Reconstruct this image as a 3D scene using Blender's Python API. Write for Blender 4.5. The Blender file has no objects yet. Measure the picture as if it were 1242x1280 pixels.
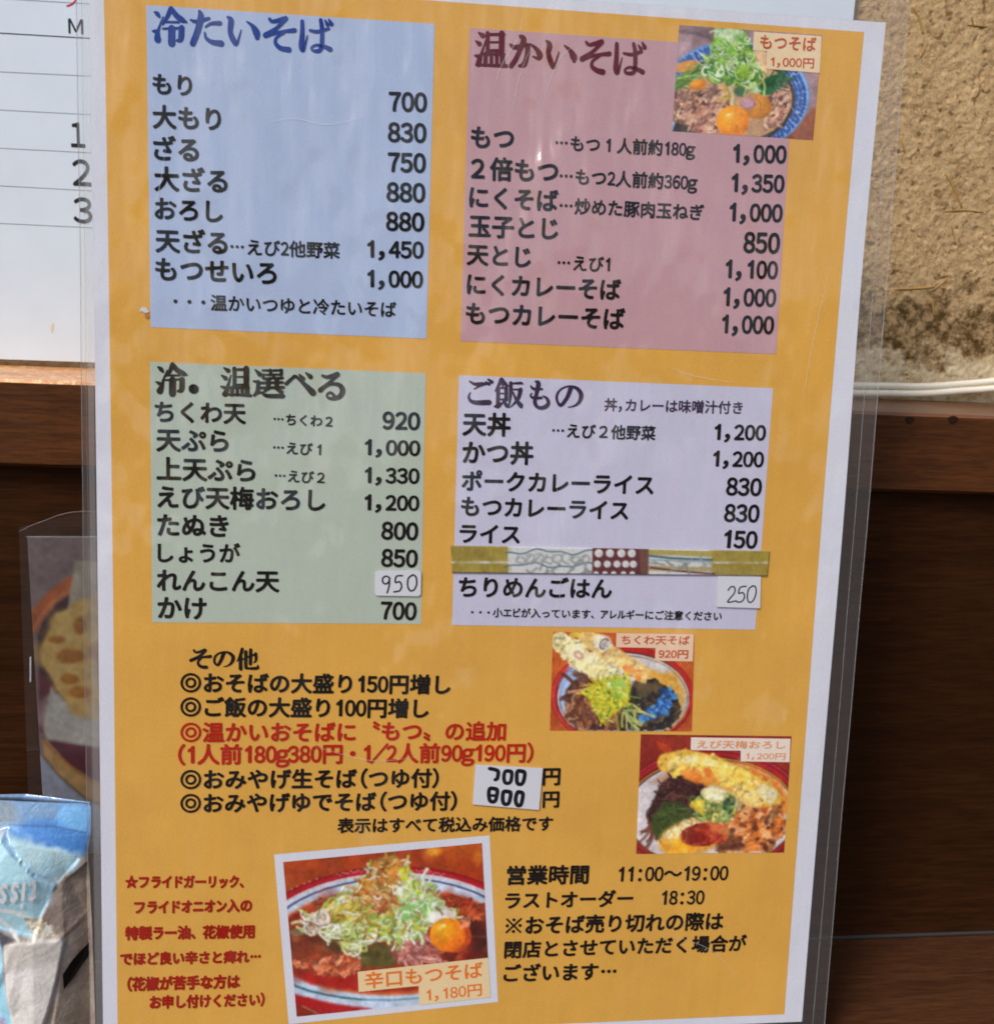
import bpy, math, random
import numpy as np

# page layout in millimetres: u to the right, v down, from the top left corner of the yellow print
CAM = {'loc': [59.946, -330.357, 243.689], 'R': [[0.991, 0.016, 0.133], [-0.126, -0.227, 0.966], [0.046, -0.974, -0.223]]}
TEXT = [('cold', 'item_name', 'もり', [11.7, 25.04], [21.57, 24.96], 0, 'ink', 0.022), ('cold', 'item_name', '大もり', [11.64, 33.07], [28.83, 32.73], 0, 'ink', 0.022),
 ('cold', 'item_name', 'ざる', [11.78, 40.69], [23.22, 40.53], 0, 'ink', 0.022), ('cold', 'item_name', '大ざる', [11.92, 48.37], [30.49, 48.08], 0, 'ink', 0.022),
 ('cold', 'item_name', 'おろし', [12.0, 55.91], [29.34, 55.95], 0, 'ink', 0.022), ('cold', 'item_name', '天ざる', [12.08, 63.92], [30.52, 63.76], 0, 'ink', 0.022),
 ('cold', 'item_name', 'もつせいろ', [12.03, 71.31], [43.24, 71.09], 0, 'ink', 0.022), ('cold', 'item_note', '…えび2他野菜', [31.21, 64.7], [59.66, 64.53], 0, 'ink', 0.02),
 ('cold', 'item_note', '・・・温かいつゆと冷たいそば', [16.62, 79.41], [74.93, 79.39], 0, 'ink', 0.018), ('cold', 'item_price', '700', [71.68, 25.79], [81.72, 25.46], 5.13, 'ink', 0.022),
 ('cold', 'item_price', '830', [71.58, 33.51], [81.8, 33.21], 5.17, 'ink', 0.022), ('cold', 'item_price', '750', [71.76, 41.14], [81.87, 40.87], 5.21, 'ink', 0.022),
 ('cold', 'item_price', '880', [71.58, 48.78], [81.94, 48.53], 5.25, 'ink', 0.022), ('cold', 'item_price', '880', [71.61, 56.32], [81.87, 56.11], 5.15, 'ink', 0.022),
 ('cold', 'item_price', '1,450', [66.87, 64.07], [81.93, 63.68], 5.32, 'ink', 0.022), ('cold', 'item_price', '1,000', [67.03, 71.78], [81.93, 71.44], 5.36, 'ink', 0.022),
 ('hot', 'item_name', 'もつ', [93.51, 33.5], [105.08, 33.33], 0, 'ink', 0.022), ('hot', 'item_name', '２倍もつ', [93.78, 41.49], [117.38, 41.12], 0, 'ink', 0.022),
 ('hot', 'item_name', 'にくそば', [93.61, 48.93], [117.73, 48.85], 0, 'ink', 0.022), ('hot', 'item_name', '玉子とじ', [93.71, 56.65], [118.08, 56.31], 0, 'ink', 0.022),
 ('hot', 'item_name', '天とじ', [93.46, 64.11], [110.96, 64.16], 0, 'ink', 0.022), ('hot', 'item_name', 'にくカレーそば', [93.71, 71.78], [136.19, 71.7], 0, 'ink', 0.022),
 ('hot', 'item_name', 'もつカレーそば', [93.64, 79.51], [137.75, 79.52], 0, 'ink', 0.022), ('hot', 'item_note', '…もつ１人前約180g', [116.21, 33.98], [154.74, 33.79], 0, 'ink', 0.02),
 ('hot', 'item_note', '…もつ2人前約360g', [117.78, 42.55], [155.91, 42.52], 0, 'ink', 0.02), ('hot', 'item_note', '…炒めた豚肉玉ねぎ', [118.12, 49.97], [158.23, 49.97], 0, 'ink', 0.02),
 ('hot', 'item_note', '…えび1', [118.22, 65.08], [132.8, 65.02], 0, 'ink', 0.02), ('hot', 'item_price', '1,000', [165.38, 34.18], [180.55, 33.68], 5.72, 'ink', 0.022),
 ('hot', 'item_price', '1,350', [165.48, 41.95], [180.54, 41.51], 5.76, 'ink', 0.022), ('hot', 'item_price', '1,000', [165.42, 49.79], [180.62, 49.39], 5.81, 'ink', 0.022),
 ('hot', 'item_price', '850', [169.93, 57.39], [180.42, 57.25], 5.86, 'ink', 0.022), ('hot', 'item_price', '1,100', [165.34, 65.13], [180.38, 64.83], 5.89, 'ink', 0.022),
 ('hot', 'item_price', '1,000', [165.24, 72.72], [180.43, 72.46], 5.94, 'ink', 0.022), ('hot', 'item_price', '1,000', [165.31, 80.19], [180.37, 79.98], 5.98, 'ink', 0.022),
 ('choice', 'item_name', 'ちくわ天', [11.67, 108.59], [35.44, 108.46], 0, 'ink', 0.022), ('choice', 'item_name', '天ぷら', [11.94, 116.14], [30.9, 116.07], 0, 'ink', 0.022),
 ('choice', 'item_name', '上天ぷら', [12.01, 123.75], [38.04, 123.79], 0, 'ink', 0.022), ('choice', 'item_name', 'えび天梅おろし', [12.15, 131.29], [56.88, 131.48], 0, 'ink', 0.022),
 ('choice', 'item_name', 'たぬき', [12.09, 139.02], [30.95, 139.07], 0, 'ink', 0.022), ('choice', 'item_name', 'しょうが', [12.17, 146.54], [34.1, 146.47], 0, 'ink', 0.022),
 ('choice', 'item_name', 'れんこん天', [11.86, 154.31], [44.69, 154.36], 0, 'ink', 0.022), ('choice', 'item_name', 'かけ', [12.06, 161.87], [25.09, 162.07], 0, 'ink', 0.022),
 ('choice', 'item_note', '…ちくわ２', [42.68, 109.64], [58.47, 110.01], 0, 'ink', 0.022), ('choice', 'item_note', '…えび１', [42.61, 117.31], [55.49, 117.67], 0, 'ink', 0.022),
 ('choice', 'item_note', '…えび２', [43.13, 124.96], [56.59, 125.35], 0, 'ink', 0.022), ('choice', 'item_price', '920', [71.85, 109.26], [82.18, 109.25], 5.07, 'ink', 0.022),
 ('choice', 'item_price', '1,000', [67.24, 116.99], [82.39, 116.91], 5.11, 'ink', 0.022), ('choice', 'item_price', '1,330', [67.39, 124.66], [82.39, 124.62], 5.15, 'ink', 0.022),
 ('choice', 'item_price', '1,200', [67.47, 132.18], [82.53, 132.19], 5.18, 'ink', 0.022), ('choice', 'item_price', '800', [72.19, 139.68], [82.46, 139.81], 5.23, 'ink', 0.022),
 ('choice', 'item_price', '850', [72.35, 147.33], [82.53, 147.49], 5.26, 'ink', 0.022), ('choice', 'item_price', '700', [72.48, 162.29], [82.6, 162.52], 5.34, 'ink', 0.022),
 ('rice', 'item_name', '天丼', [93.72, 109.62], [107.15, 109.58], 0, 'ink', 0.022), ('rice', 'item_name', 'かつ丼', [93.98, 117.45], [113.8, 117.31], 0, 'ink', 0.022),
 ('rice', 'item_name', 'ポークカレーライス', [93.99, 125.18], [148.51, 125.33], 0, 'ink', 0.022), ('rice', 'item_name', 'もつカレーライス', [94.07, 132.48], [141.63, 132.91], 0, 'ink', 0.022),
 ('rice', 'item_name', 'ライス', [93.91, 140.17], [110.98, 140.25], 0, 'ink', 0.022), ('rice', 'item_name', 'ちりめんごはん', [94.15, 155.28], [138.05, 155.34], 0, 'ink', 0.022),
 ('rice', 'item_note', '…えび２他野菜', [118.74, 110.73], [148.15, 110.8], 0, 'ink', 0.02), ('rice', 'item_note', '丼,カレーは味噌汁付き', [133.13, 103.26], [172.85, 103.03], 0, 'plum', 0.016),
 ('rice', 'item_note', '・・・小エビが入っています、アレルギーにご注意ください', [97.84, 162.6], [170.88, 163.33], 0, 'ink', 0.022), ('rice', 'item_price', '1,200', [165.12, 110.29], [180.2, 110.15], 5.27, 'ink', 0.022),
 ('rice', 'item_price', '1,200', [165.21, 117.86], [180.17, 117.78], 5.31, 'ink', 0.022), ('rice', 'item_price', '830', [169.56, 125.41], [180.14, 125.46], 5.36, 'ink', 0.022),
 ('rice', 'item_price', '830', [169.49, 133.03], [180.01, 133.11], 5.39, 'ink', 0.022), ('rice', 'item_price', '150', [170.01, 140.61], [179.97, 140.73], 5.43, 'ink', 0.022),
 ('menu', 'notice_line', '◎おそばの大盛り150円増し', [18.03, 182.98], [92.78, 183.77], 0, 'ink', 0.022), ('menu', 'notice_line', '◎ご飯の大盛り100円増し', [18.0, 189.89], [86.78, 190.77], 0, 'ink', 0.022),
 ('menu', 'notice_line', '◎温かいおそばに', [17.98, 197.24], [66.28, 197.55], 0, 'red', 0.022), ('menu', 'notice_line', '〝もつ〟の追加', [70.99, 197.39], [109.18, 197.71], 0, 'red', 0.022),
 ('menu', 'notice_line', '(1人前180g380円・1/2人前90g190円)', [17.31, 204.14], [117.48, 204.66], 0, 'red', 0.022), ('menu', 'notice_line', '◎おみやげ生そば(つゆ付)', [17.92, 211.0], [90.26, 211.61], 0, 'ink', 0.022),
 ('menu', 'notice_line', '◎おみやげゆでそば(つゆ付)', [17.89, 218.0], [95.71, 218.6], 0, 'ink', 0.022), ('menu', 'notice_line', '円', [120.45, 211.73], [125.69, 211.7], 0, 'ink', 0.022),
 ('menu', 'notice_line', '円', [120.75, 218.71], [125.72, 218.69], 0, 'ink', 0.022), ('menu', 'notice_line', '表示はすべて税込み価格です', [61.56, 225.5], [124.16, 226.1], 0, 'ink', 0.02),
 ('menu', 'notice_line', '☆フライドガーリック、', [2.6, 240.99], [35.45, 241.76], 4.16, 'darkred', 0.036), ('menu', 'notice_line', 'フライドオニオン入の', [5.03, 248.78], [37.79, 249.14], 4.2, 'darkred', 0.036),
 ('menu', 'notice_line', '特製ラー油、花椒使用', [2.43, 256.56], [38.57, 257.14], 4.43, 'darkred', 0.036), ('menu', 'notice_line', 'でほど良い辛さと痺れ…', [0.99, 264.33], [40.3, 264.93], 4.26, 'darkred', 0.036),
 ('menu', 'notice_line', '(花椒が苦手な方は', [2.89, 272.18], [34.46, 272.49], 4.69, 'darkred', 0.036), ('menu', 'notice_line', 'お申し付けください)', [9.04, 278.02], [41.51, 278.43], 4.52, 'darkred', 0.036),
 ('menu', 'notice_line', '営業時間', [111.12, 241.96], [135.73, 242.28], 0, 'ink', 0.022), ('menu', 'notice_line', '11:00～19:00', [144.73, 242.51], [178.6, 242.97], 4.82, 'ink', 0.018),
 ('menu', 'notice_line', 'ラストオーダー', [110.9, 249.83], [149.61, 250.22], 0, 'ink', 0.022), ('menu', 'notice_line', '18:30', [158.43, 250.39], [171.68, 250.61], 4.7, 'ink', 0.018),
 ('menu', 'notice_line', '※おそば売り切れの際は', [111.36, 257.86], [178.19, 258.52], 0, 'ink', 0.022), ('menu', 'notice_line', '閉店とさせていただく場合が', [111.28, 265.52], [186.0, 265.99], 0, 'ink', 0.022),
 ('menu', 'notice_line', 'ございます…', [111.34, 272.92], [145.8, 273.57], 0, 'ink', 0.022), ('pic0', 'caption_text', 'もつそば', [170.85, 4.38], [186.61, 4.15], 0, 'orangered', 0.018),
 ('pic0', 'caption_text', '1,000円', [174.22, 9.56], [186.42, 9.19], 2.71, 'orangered', 0.016), ('pic1', 'caption_text', 'ちくわ天そば', [141.55, 170.52], [161.74, 170.56], 2.7, 'orangered', 0.012),
 ('pic1', 'caption_text', '920円', [152.78, 174.73], [161.59, 174.81], 2.55, 'orangered', 0.02), ('pic2', 'caption_text', 'えび天梅おろし', [166.06, 202.16], [193.18, 202.61], 2.48, 'tan', 0.012),
 ('pic2', 'caption_text', '1,200円', [181.3, 206.12], [193.47, 206.35], 2.22, 'tan', 0.012), ('pic3', 'caption_text', '辛口もつそば', [70.28, 273.71], [105.02, 271.53], 5.35, 'orange', 0.014),
 ('pic3', 'caption_text', '1,180円', [88.61, 279.33], [104.95, 278.07], 4.11, 'orange', 0.01)]
STROKE = {'cold': [[[12.39, 7.64, 0.31], [13.06, 8.05, 0.78], [13.57, 8.71, 0.47]], [[11.96, 12.27, 0.39], [12.75, 12.33, 0.78]], [[13.13, 14.25, 1.18], [13.06, 13.28, 0.94], [13.43, 11.51, 0.47], [14.52, 8.65, 0.24]],
          [[16.43, 6.51, 0.78], [15.63, 8.34, 0.71], [14.35, 10.6, 0.27]], [[16.43, 6.51, 0.78], [17.81, 8.19, 0.94], [19.19, 9.11, 0.94], [20.3, 9.57, 0.28]], [[14.9, 9.86, 0.35], [18.31, 9.71, 0.43]],
          [[14.42, 11.52, 0.35], [19.18, 11.05, 0.47]], [[16.6, 11.3, 1.18], [16.54, 14.96, 1.22]], [[19.02, 10.98, 0.98], [18.78, 13.68, 0.95], [17.9, 14.17, 0.47]], [[21.3, 8.96, 0.35], [22.77, 9.25, 0.67], [25.77, 8.27, 0.55]],
          [[23.49, 6.8, 0.63], [23.77, 8.1, 1.02], [22.97, 11.45, 1.03], [21.76, 14.61, 1.03]], [[24.88, 10.43, 0.28], [26.36, 9.48, 0.55], [28.53, 9.25, 0.79]],
          [[24.76, 11.72, 0.28], [25.08, 13.07, 0.55], [26.56, 13.95, 0.79], [28.85, 14.15, 1.07]], [[30.45, 7.64, 0.47], [31.25, 8.44, 0.99], [31.1, 11.11, 0.87], [31.91, 13.2, 0.95], [32.71, 13.94, 0.56], [33.83, 10.53, 0.2]],
          [[35.27, 8.41, 0.28], [36.61, 9.37, 0.72], [37.62, 10.87, 1.23], [37.83, 12.15, 0.8]], [[40.92, 7.4, 0.56], [41.85, 7.92, 0.64], [44.88, 6.97, 0.8]], [[44.96, 6.97, 0.88], [42.88, 9.34, 0.64], [39.93, 11.42, 0.96]],
          [[39.93, 11.42, 0.88], [43.7, 10.35, 0.52], [47.27, 9.71, 0.8]], [[44.59, 10.44, 0.48], [42.69, 11.83, 0.48], [42.5, 13.18, 0.68], [43.73, 14.28, 0.8], [45.85, 14.54, 0.96]],
          [[49.16, 7.35, 0.64], [49.19, 10.29, 0.8], [49.02, 13.46, 0.96], [49.52, 14.3, 0.64], [50.55, 10.8, 0.2]], [[51.14, 9.46, 0.48], [53.07, 9.64, 0.6], [55.92, 8.74, 0.52]],
          [[53.84, 6.76, 0.64], [54.21, 9.17, 0.76], [54.18, 12.93, 0.73], [53.54, 14.27, 0.69], [52.1, 14.37, 0.52], [51.56, 13.69, 0.4], [52.7, 12.98, 0.44], [54.67, 13.17, 0.65], [56.33, 13.78, 0.89]],
          [[54.99, 6.76, 0.32], [55.58, 7.82, 0.68]], [[55.89, 6.5, 0.32], [56.56, 7.56, 0.76]]],
 'hot': [[[94.69, 7.14, 0.3], [95.77, 7.81, 0.95]], [[93.99, 9.26, 0.3], [94.99, 9.93, 0.87]], [[93.84, 12.86, 0.3], [94.78, 13.06, 0.76]], [[94.85, 14.98, 0.99], [95.12, 13.89, 0.91], [95.65, 12.18, 0.53], [96.59, 8.98, 0.23]],
         [[97.03, 7.1, 0.76], [97.2, 11.64, 0.69]], [[100.78, 6.96, 1.07], [100.87, 11.4, 1.03]], [[96.85, 7.44, 0.49], [101.34, 7.15, 0.57]], [[97.31, 9.34, 0.34], [100.63, 9.12, 0.34]],
         [[96.92, 11.44, 0.46], [101.22, 11.16, 0.53]], [[96.32, 12.4, 0.46], [101.53, 12.07, 0.5]], [[96.71, 12.3, 0.76], [96.73, 15.01, 0.76]], [[98.2, 12.21, 0.65], [98.3, 14.91, 0.65]],
         [[99.64, 12.11, 0.65], [99.75, 14.89, 0.65]], [[101.05, 12.02, 0.92], [101.28, 14.87, 0.88]], [[94.31, 15.17, 0.46], [97.91, 15.09, 0.5], [102.31, 14.96, 0.65]],
         [[103.12, 9.58, 0.46], [104.4, 10.13, 0.76], [107.32, 9.31, 0.65], [107.75, 9.99, 0.92], [107.54, 12.54, 0.84], [106.86, 14.37, 0.92], [105.57, 14.75, 0.38]],
         [[105.55, 7.27, 0.61], [106.6, 8.06, 1.03], [105.69, 10.79, 0.84], [104.72, 13.09, 0.84], [103.53, 14.88, 0.88]],
         [[108.38, 9.06, 0.31], [110.0, 10.14, 0.69], [111.02, 11.57, 1.08], [110.82, 12.55, 0.65], [109.22, 12.13, 0.23]],
         [[112.68, 8.03, 0.42], [113.52, 8.98, 1.0], [113.33, 11.04, 0.85], [114.02, 13.05, 0.96], [114.88, 14.5, 0.58], [116.13, 10.6, 0.19]],
         [[117.48, 8.83, 0.27], [119.05, 10.0, 0.73], [120.12, 11.54, 1.24], [120.29, 12.54, 0.7]], [[123.32, 7.63, 0.5], [124.35, 8.23, 0.62], [127.51, 7.24, 0.85]],
         [[127.51, 7.32, 0.85], [125.43, 9.7, 0.62], [122.42, 11.96, 0.97]], [[122.42, 11.96, 0.85], [125.88, 10.8, 0.5], [129.75, 10.17, 0.82]],
         [[127.17, 10.83, 0.47], [125.36, 12.22, 0.5], [125.14, 13.59, 0.7], [126.48, 14.56, 0.86], [128.18, 14.9, 1.01]],
         [[131.58, 7.54, 0.7], [131.68, 10.99, 0.82], [131.68, 14.0, 0.97], [132.29, 14.72, 0.59], [133.21, 10.96, 0.19]], [[133.59, 9.81, 0.43], [135.9, 9.96, 0.58], [138.36, 9.05, 0.59]],
         [[136.15, 7.24, 0.66], [136.69, 9.54, 0.78], [136.83, 13.49, 0.74], [136.17, 14.67, 0.67], [134.55, 14.73, 0.51], [134.11, 14.04, 0.39], [135.28, 13.25, 0.43], [137.53, 13.64, 0.67], [138.98, 14.23, 0.86]],
         [[137.46, 7.53, 0.31], [138.16, 8.39, 0.66]], [[138.47, 6.79, 0.35], [139.19, 7.94, 0.82]]],
 'choice': [[[12.57, 96.67, 0.3], [13.33, 97.25, 0.81], [13.83, 97.93, 0.47]], [[12.04, 100.66, 0.3], [12.8, 100.98, 0.68]], [[13.03, 103.05, 1.2], [13.46, 101.91, 0.86], [13.98, 99.95, 0.43], [14.93, 97.46, 0.21]],
            [[16.29, 95.86, 0.77], [15.52, 97.87, 0.68], [14.07, 99.56, 0.21]], [[16.29, 95.86, 0.77], [17.55, 97.38, 0.94], [19.15, 98.28, 0.94], [20.09, 98.59, 0.26]], [[14.92, 98.84, 0.34], [18.05, 98.74, 0.43]],
            [[14.36, 100.11, 0.34], [18.98, 99.71, 0.47]], [[16.31, 100.01, 1.24], [16.25, 103.65, 1.25]], [[18.77, 99.72, 0.94], [18.63, 102.41, 0.95], [17.74, 102.91, 0.52]], [[21.69, 102.23, 1.81], [21.78, 102.23, 1.81]],
            [[29.67, 96.42, 0.34], [30.74, 97.13, 0.86]], [[29.03, 98.4, 0.34], [30.05, 99.15, 0.86]], [[28.86, 101.36, 0.35], [29.67, 101.6, 0.69]], [[29.93, 103.34, 1.04], [30.4, 102.19, 0.78], [31.42, 98.24, 0.22]],
            [[32.36, 96.47, 0.73], [32.37, 100.99, 0.69]], [[35.45, 96.37, 1.04], [35.47, 100.9, 1.0]], [[32.1, 96.78, 0.47], [35.79, 96.62, 0.56]], [[32.45, 98.68, 0.35], [35.37, 98.59, 0.35]],
            [[32.24, 100.82, 0.43], [35.68, 100.72, 0.48]], [[31.3, 101.64, 0.43], [36.11, 101.45, 0.48]], [[31.77, 101.58, 0.74], [31.69, 103.46, 0.74]], [[33.1, 101.54, 0.61], [33.11, 103.42, 0.61]],
            [[34.39, 101.5, 0.61], [34.4, 103.47, 0.61]], [[35.64, 101.46, 0.87], [35.74, 103.34, 0.87]], [[29.46, 103.44, 0.48], [32.9, 103.42, 0.48], [36.6, 103.53, 0.61]], [[37.81, 96.64, 0.3], [38.98, 97.82, 0.91]],
            [[37.4, 99.7, 0.39], [38.69, 99.84, 0.65]], [[38.65, 99.84, 0.74], [38.4, 102.25, 0.74], [37.55, 103.46, 0.52]], [[37.63, 103.28, 0.48], [39.36, 102.62, 0.48], [40.87, 103.45, 0.7], [45.08, 103.42, 0.87]],
            [[39.75, 96.75, 0.43], [41.9, 96.68, 0.43]], [[41.82, 96.6, 0.61], [41.83, 97.82, 0.56]], [[39.76, 97.89, 0.39], [41.91, 97.82, 0.39]], [[39.93, 97.88, 0.52], [40.02, 98.88, 0.52], [42.01, 98.78, 0.52]],
            [[42.55, 96.66, 0.43], [44.76, 96.5, 0.43]], [[44.63, 96.51, 0.61], [44.64, 97.73, 0.57]], [[42.56, 97.75, 0.39], [44.68, 97.69, 0.39]], [[42.73, 97.75, 0.52], [42.83, 98.75, 0.52], [44.95, 98.55, 0.52]],
            [[39.34, 100.08, 0.48], [45.04, 99.78, 0.48]], [[41.23, 99.15, 0.83], [41.25, 101.42, 0.78]], [[43.44, 99.08, 0.83], [43.46, 101.36, 0.78]], [[39.17, 101.4, 0.48], [45.27, 101.08, 0.57]],
            [[40.99, 101.61, 0.61], [40.0, 102.51, 0.35]], [[43.24, 101.54, 0.44], [44.76, 102.37, 0.79]], [[45.92, 100.14, 0.65], [47.55, 98.56, 0.57], [48.41, 98.05, 0.57], [50.17, 99.49, 0.7], [53.08, 102.3, 1.23]],
            [[49.36, 97.5, 0.31], [50.42, 98.6, 0.83]], [[51.09, 97.0, 0.31], [52.33, 98.02, 0.92]], [[55.59, 97.65, 0.53], [56.91, 97.96, 0.66], [59.52, 97.09, 0.88]],
            [[59.61, 97.17, 0.79], [57.58, 99.26, 0.57], [54.99, 101.54, 0.88]],
            [[55.08, 101.54, 0.44], [57.59, 99.92, 0.48], [59.79, 99.9, 0.75], [60.95, 101.14, 0.97], [60.49, 102.79, 0.88], [58.75, 103.68, 0.71], [57.12, 103.51, 0.48], [56.85, 102.59, 0.4], [57.85, 102.12, 0.48],
             [59.05, 103.27, 0.62]]],
 'rice': [[[95.39, 97.94, 0.34], [96.75, 98.65, 0.56], [98.59, 98.54, 0.68], [100.29, 98.43, 0.45]], [[99.45, 98.57, 0.51], [98.05, 99.17, 0.4], [96.65, 100.0, 0.23]],
          [[95.61, 101.02, 0.23], [95.25, 102.15, 0.45], [95.86, 103.26, 0.62], [97.49, 103.69, 0.85], [100.91, 103.54, 1.02]], [[99.76, 97.88, 0.23], [100.72, 98.53, 0.62]], [[100.39, 97.22, 0.34], [101.47, 97.94, 0.68]],
          [[104.09, 97.13, 0.79], [103.57, 98.39, 0.68], [102.44, 100.39, 0.23]], [[104.09, 97.13, 0.74], [105.13, 98.28, 0.68], [106.07, 98.87, 0.23]], [[103.24, 99.52, 0.74], [103.37, 104.6, 0.77]],
          [[103.75, 99.51, 0.28], [105.61, 99.45, 0.34]], [[105.46, 99.4, 0.74], [105.59, 102.62, 0.74]], [[103.67, 101.0, 0.28], [105.52, 100.95, 0.28]], [[103.72, 102.56, 0.28], [105.58, 102.5, 0.31]],
          [[102.57, 104.57, 0.45], [103.59, 104.26, 0.8], [104.9, 103.29, 0.2]], [[104.5, 102.65, 0.28], [105.79, 104.25, 0.74], [106.47, 104.74, 0.17]], [[104.41, 98.08, 0.28], [104.55, 99.48, 0.4]],
          [[106.61, 98.18, 0.28], [109.41, 97.98, 0.51], [110.11, 98.24, 0.17]], [[106.69, 98.01, 0.68], [106.74, 101.39, 0.63], [106.36, 104.86, 0.17]], [[107.19, 99.77, 0.28], [109.63, 99.75, 0.4]],
          [[109.48, 99.76, 0.8], [108.79, 102.41, 0.68], [106.76, 104.73, 0.17]], [[107.36, 100.39, 0.28], [108.45, 102.7, 0.63], [109.9, 104.28, 0.86], [110.31, 104.46, 0.14]],
          [[113.55, 97.38, 0.4], [114.35, 98.0, 0.91], [113.97, 100.62, 0.74], [113.59, 103.18, 0.74], [114.63, 104.51, 0.63], [116.3, 104.41, 0.8], [117.35, 103.3, 0.72], [116.83, 101.95, 0.57], [115.52, 101.19, 0.14]],
          [[112.25, 98.63, 0.28], [113.06, 99.43, 0.54], [115.45, 99.44, 0.4]], [[112.68, 100.65, 0.23], [112.27, 101.29, 0.34], [113.16, 101.91, 0.54], [115.38, 101.85, 0.51]],
          [[123.43, 98.92, 0.86], [122.54, 101.5, 0.75], [120.96, 103.68, 0.63], [119.93, 102.86, 0.49], [119.62, 101.16, 0.49], [120.56, 99.43, 0.37], [122.68, 98.46, 0.34], [125.02, 98.87, 0.63], [126.41, 100.53, 0.86],
           [126.07, 102.54, 0.69], [124.68, 103.78, 0.35], [122.81, 104.23, 0.14]]],
 'other': [[[21.69, 173.8, 0.46], [22.38, 174.39, 0.43], [24.64, 173.71, 0.61]], [[24.72, 173.8, 0.61], [23.42, 175.26, 0.5], [20.86, 176.64, 0.64]], [[20.91, 176.64, 0.57], [23.42, 175.85, 0.39], [26.11, 175.54, 0.64]],
           [[23.63, 176.03, 0.36], [22.86, 176.91, 0.43], [22.93, 177.83, 0.54], [23.76, 178.47, 0.61], [24.98, 178.6, 0.71]],
           [[29.7, 174.53, 0.71], [28.98, 176.55, 0.61], [28.14, 177.92, 0.5], [27.34, 177.46, 0.43], [27.17, 176.36, 0.46], [27.76, 175.08, 0.39], [29.32, 174.31, 0.32], [31.06, 174.49, 0.5], [32.2, 175.63, 0.68],
            [31.94, 177.1, 0.57], [30.89, 178.11, 0.32], [29.54, 178.5, 0.11]],
           [[34.68, 173.42, 0.61], [34.29, 174.98, 0.61], [33.3, 176.95, 0.18]], [[34.24, 175.17, 0.65], [34.29, 179.13, 0.72]], [[34.87, 176.33, 0.25], [36.3, 175.63, 0.32], [38.54, 174.82, 0.4]],
           [[38.36, 174.71, 0.54], [38.44, 176.55, 0.47], [37.8, 177.38, 0.18]], [[35.68, 174.16, 0.61], [35.7, 178.39, 0.61], [36.14, 178.91, 0.43], [38.77, 178.84, 0.61], [38.91, 177.88, 0.14]],
           [[36.99, 173.6, 0.61], [36.91, 177.69, 0.61]]],
 'st950': [[[74.78, 152.92, 0.41], [73.82, 152.44, 0.41], [72.95, 153.0, 0.41], [72.91, 154.05, 0.41], [73.74, 154.67, 0.41], [74.67, 153.89, 0.41], [74.78, 152.78, 0.41], [74.7, 155.22, 0.41], [74.2, 157.17, 0.41]],
           [[78.3, 152.26, 0.41], [76.67, 152.48, 0.41], [76.44, 154.16, 0.41], [77.6, 154.01, 0.41], [78.17, 155.19, 0.41], [77.66, 156.52, 0.41], [76.1, 156.88, 0.41]],
           [[80.89, 152.16, 0.41], [79.96, 153.08, 0.41], [79.87, 155.17, 0.41], [80.59, 156.49, 0.41], [81.67, 156.21, 0.41], [82.32, 154.66, 0.41], [82.13, 152.71, 0.41], [81.29, 152.02, 0.41], [80.75, 152.3, 0.41]]],
 'st250': [[[172.09, 155.58, 0.35], [172.88, 154.54, 0.35], [173.94, 154.71, 0.35], [173.97, 156.42, 0.35], [172.15, 159.01, 0.35], [174.74, 158.65, 0.35]],
           [[177.39, 154.33, 0.35], [175.68, 154.69, 0.35], [175.28, 156.41, 0.35], [176.57, 156.23, 0.35], [177.11, 157.6, 0.35], [176.33, 158.9, 0.35], [174.94, 159.0, 0.35]],
           [[179.3, 154.23, 0.35], [178.16, 155.27, 0.35], [178.0, 157.86, 0.35], [178.79, 159.14, 0.35], [179.95, 158.27, 0.35], [180.49, 156.11, 0.35], [180.1, 154.4, 0.35], [179.13, 154.23, 0.35]]],
 'st700': [[[104.77, 208.77, 0.83], [106.18, 209.09, 0.87], [107.21, 209.57, 0.87], [107.32, 210.56, 0.88], [107.09, 211.85, 0.88], [106.52, 212.19, 0.83]],
           [[109.47, 209.6, 0.83], [111.17, 209.86, 0.83], [111.18, 212.26, 0.83], [110.63, 213.24, 0.83], [109.44, 213.06, 0.83], [109.02, 211.4, 0.83], [109.47, 209.6, 0.83], [111.17, 209.86, 0.83]],
           [[112.98, 209.65, 0.88], [114.92, 209.96, 0.88], [114.94, 212.19, 0.88], [114.27, 213.62, 0.88], [113.13, 213.41, 0.88], [112.79, 211.81, 0.88], [112.98, 209.65, 0.88], [114.92, 209.96, 0.88]],
           [[105.31, 214.76, 0.88], [107.13, 215.21, 0.88], [107.11, 217.26, 0.88], [106.8, 218.51, 0.88], [106.05, 218.92, 0.88], [105.12, 218.29, 0.88], [104.81, 215.93, 0.88], [105.31, 214.76, 0.88], [107.13, 215.21, 0.88]],
           [[105.0, 216.87, 0.65], [107.04, 217.09, 0.65]],
           [[109.19, 215.81, 0.88], [111.08, 216.07, 0.88], [111.01, 218.39, 0.88], [110.47, 219.61, 0.88], [109.33, 219.49, 0.88], [108.9, 217.88, 0.88], [109.19, 215.81, 0.88], [111.08, 216.07, 0.88]],
           [[113.23, 216.06, 0.88], [114.66, 216.36, 0.88], [114.73, 218.09, 0.88], [114.26, 220.0, 0.88], [113.28, 219.99, 0.88], [112.71, 218.41, 0.88], [113.23, 216.06, 0.88], [114.66, 216.36, 0.88]]]}
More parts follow.
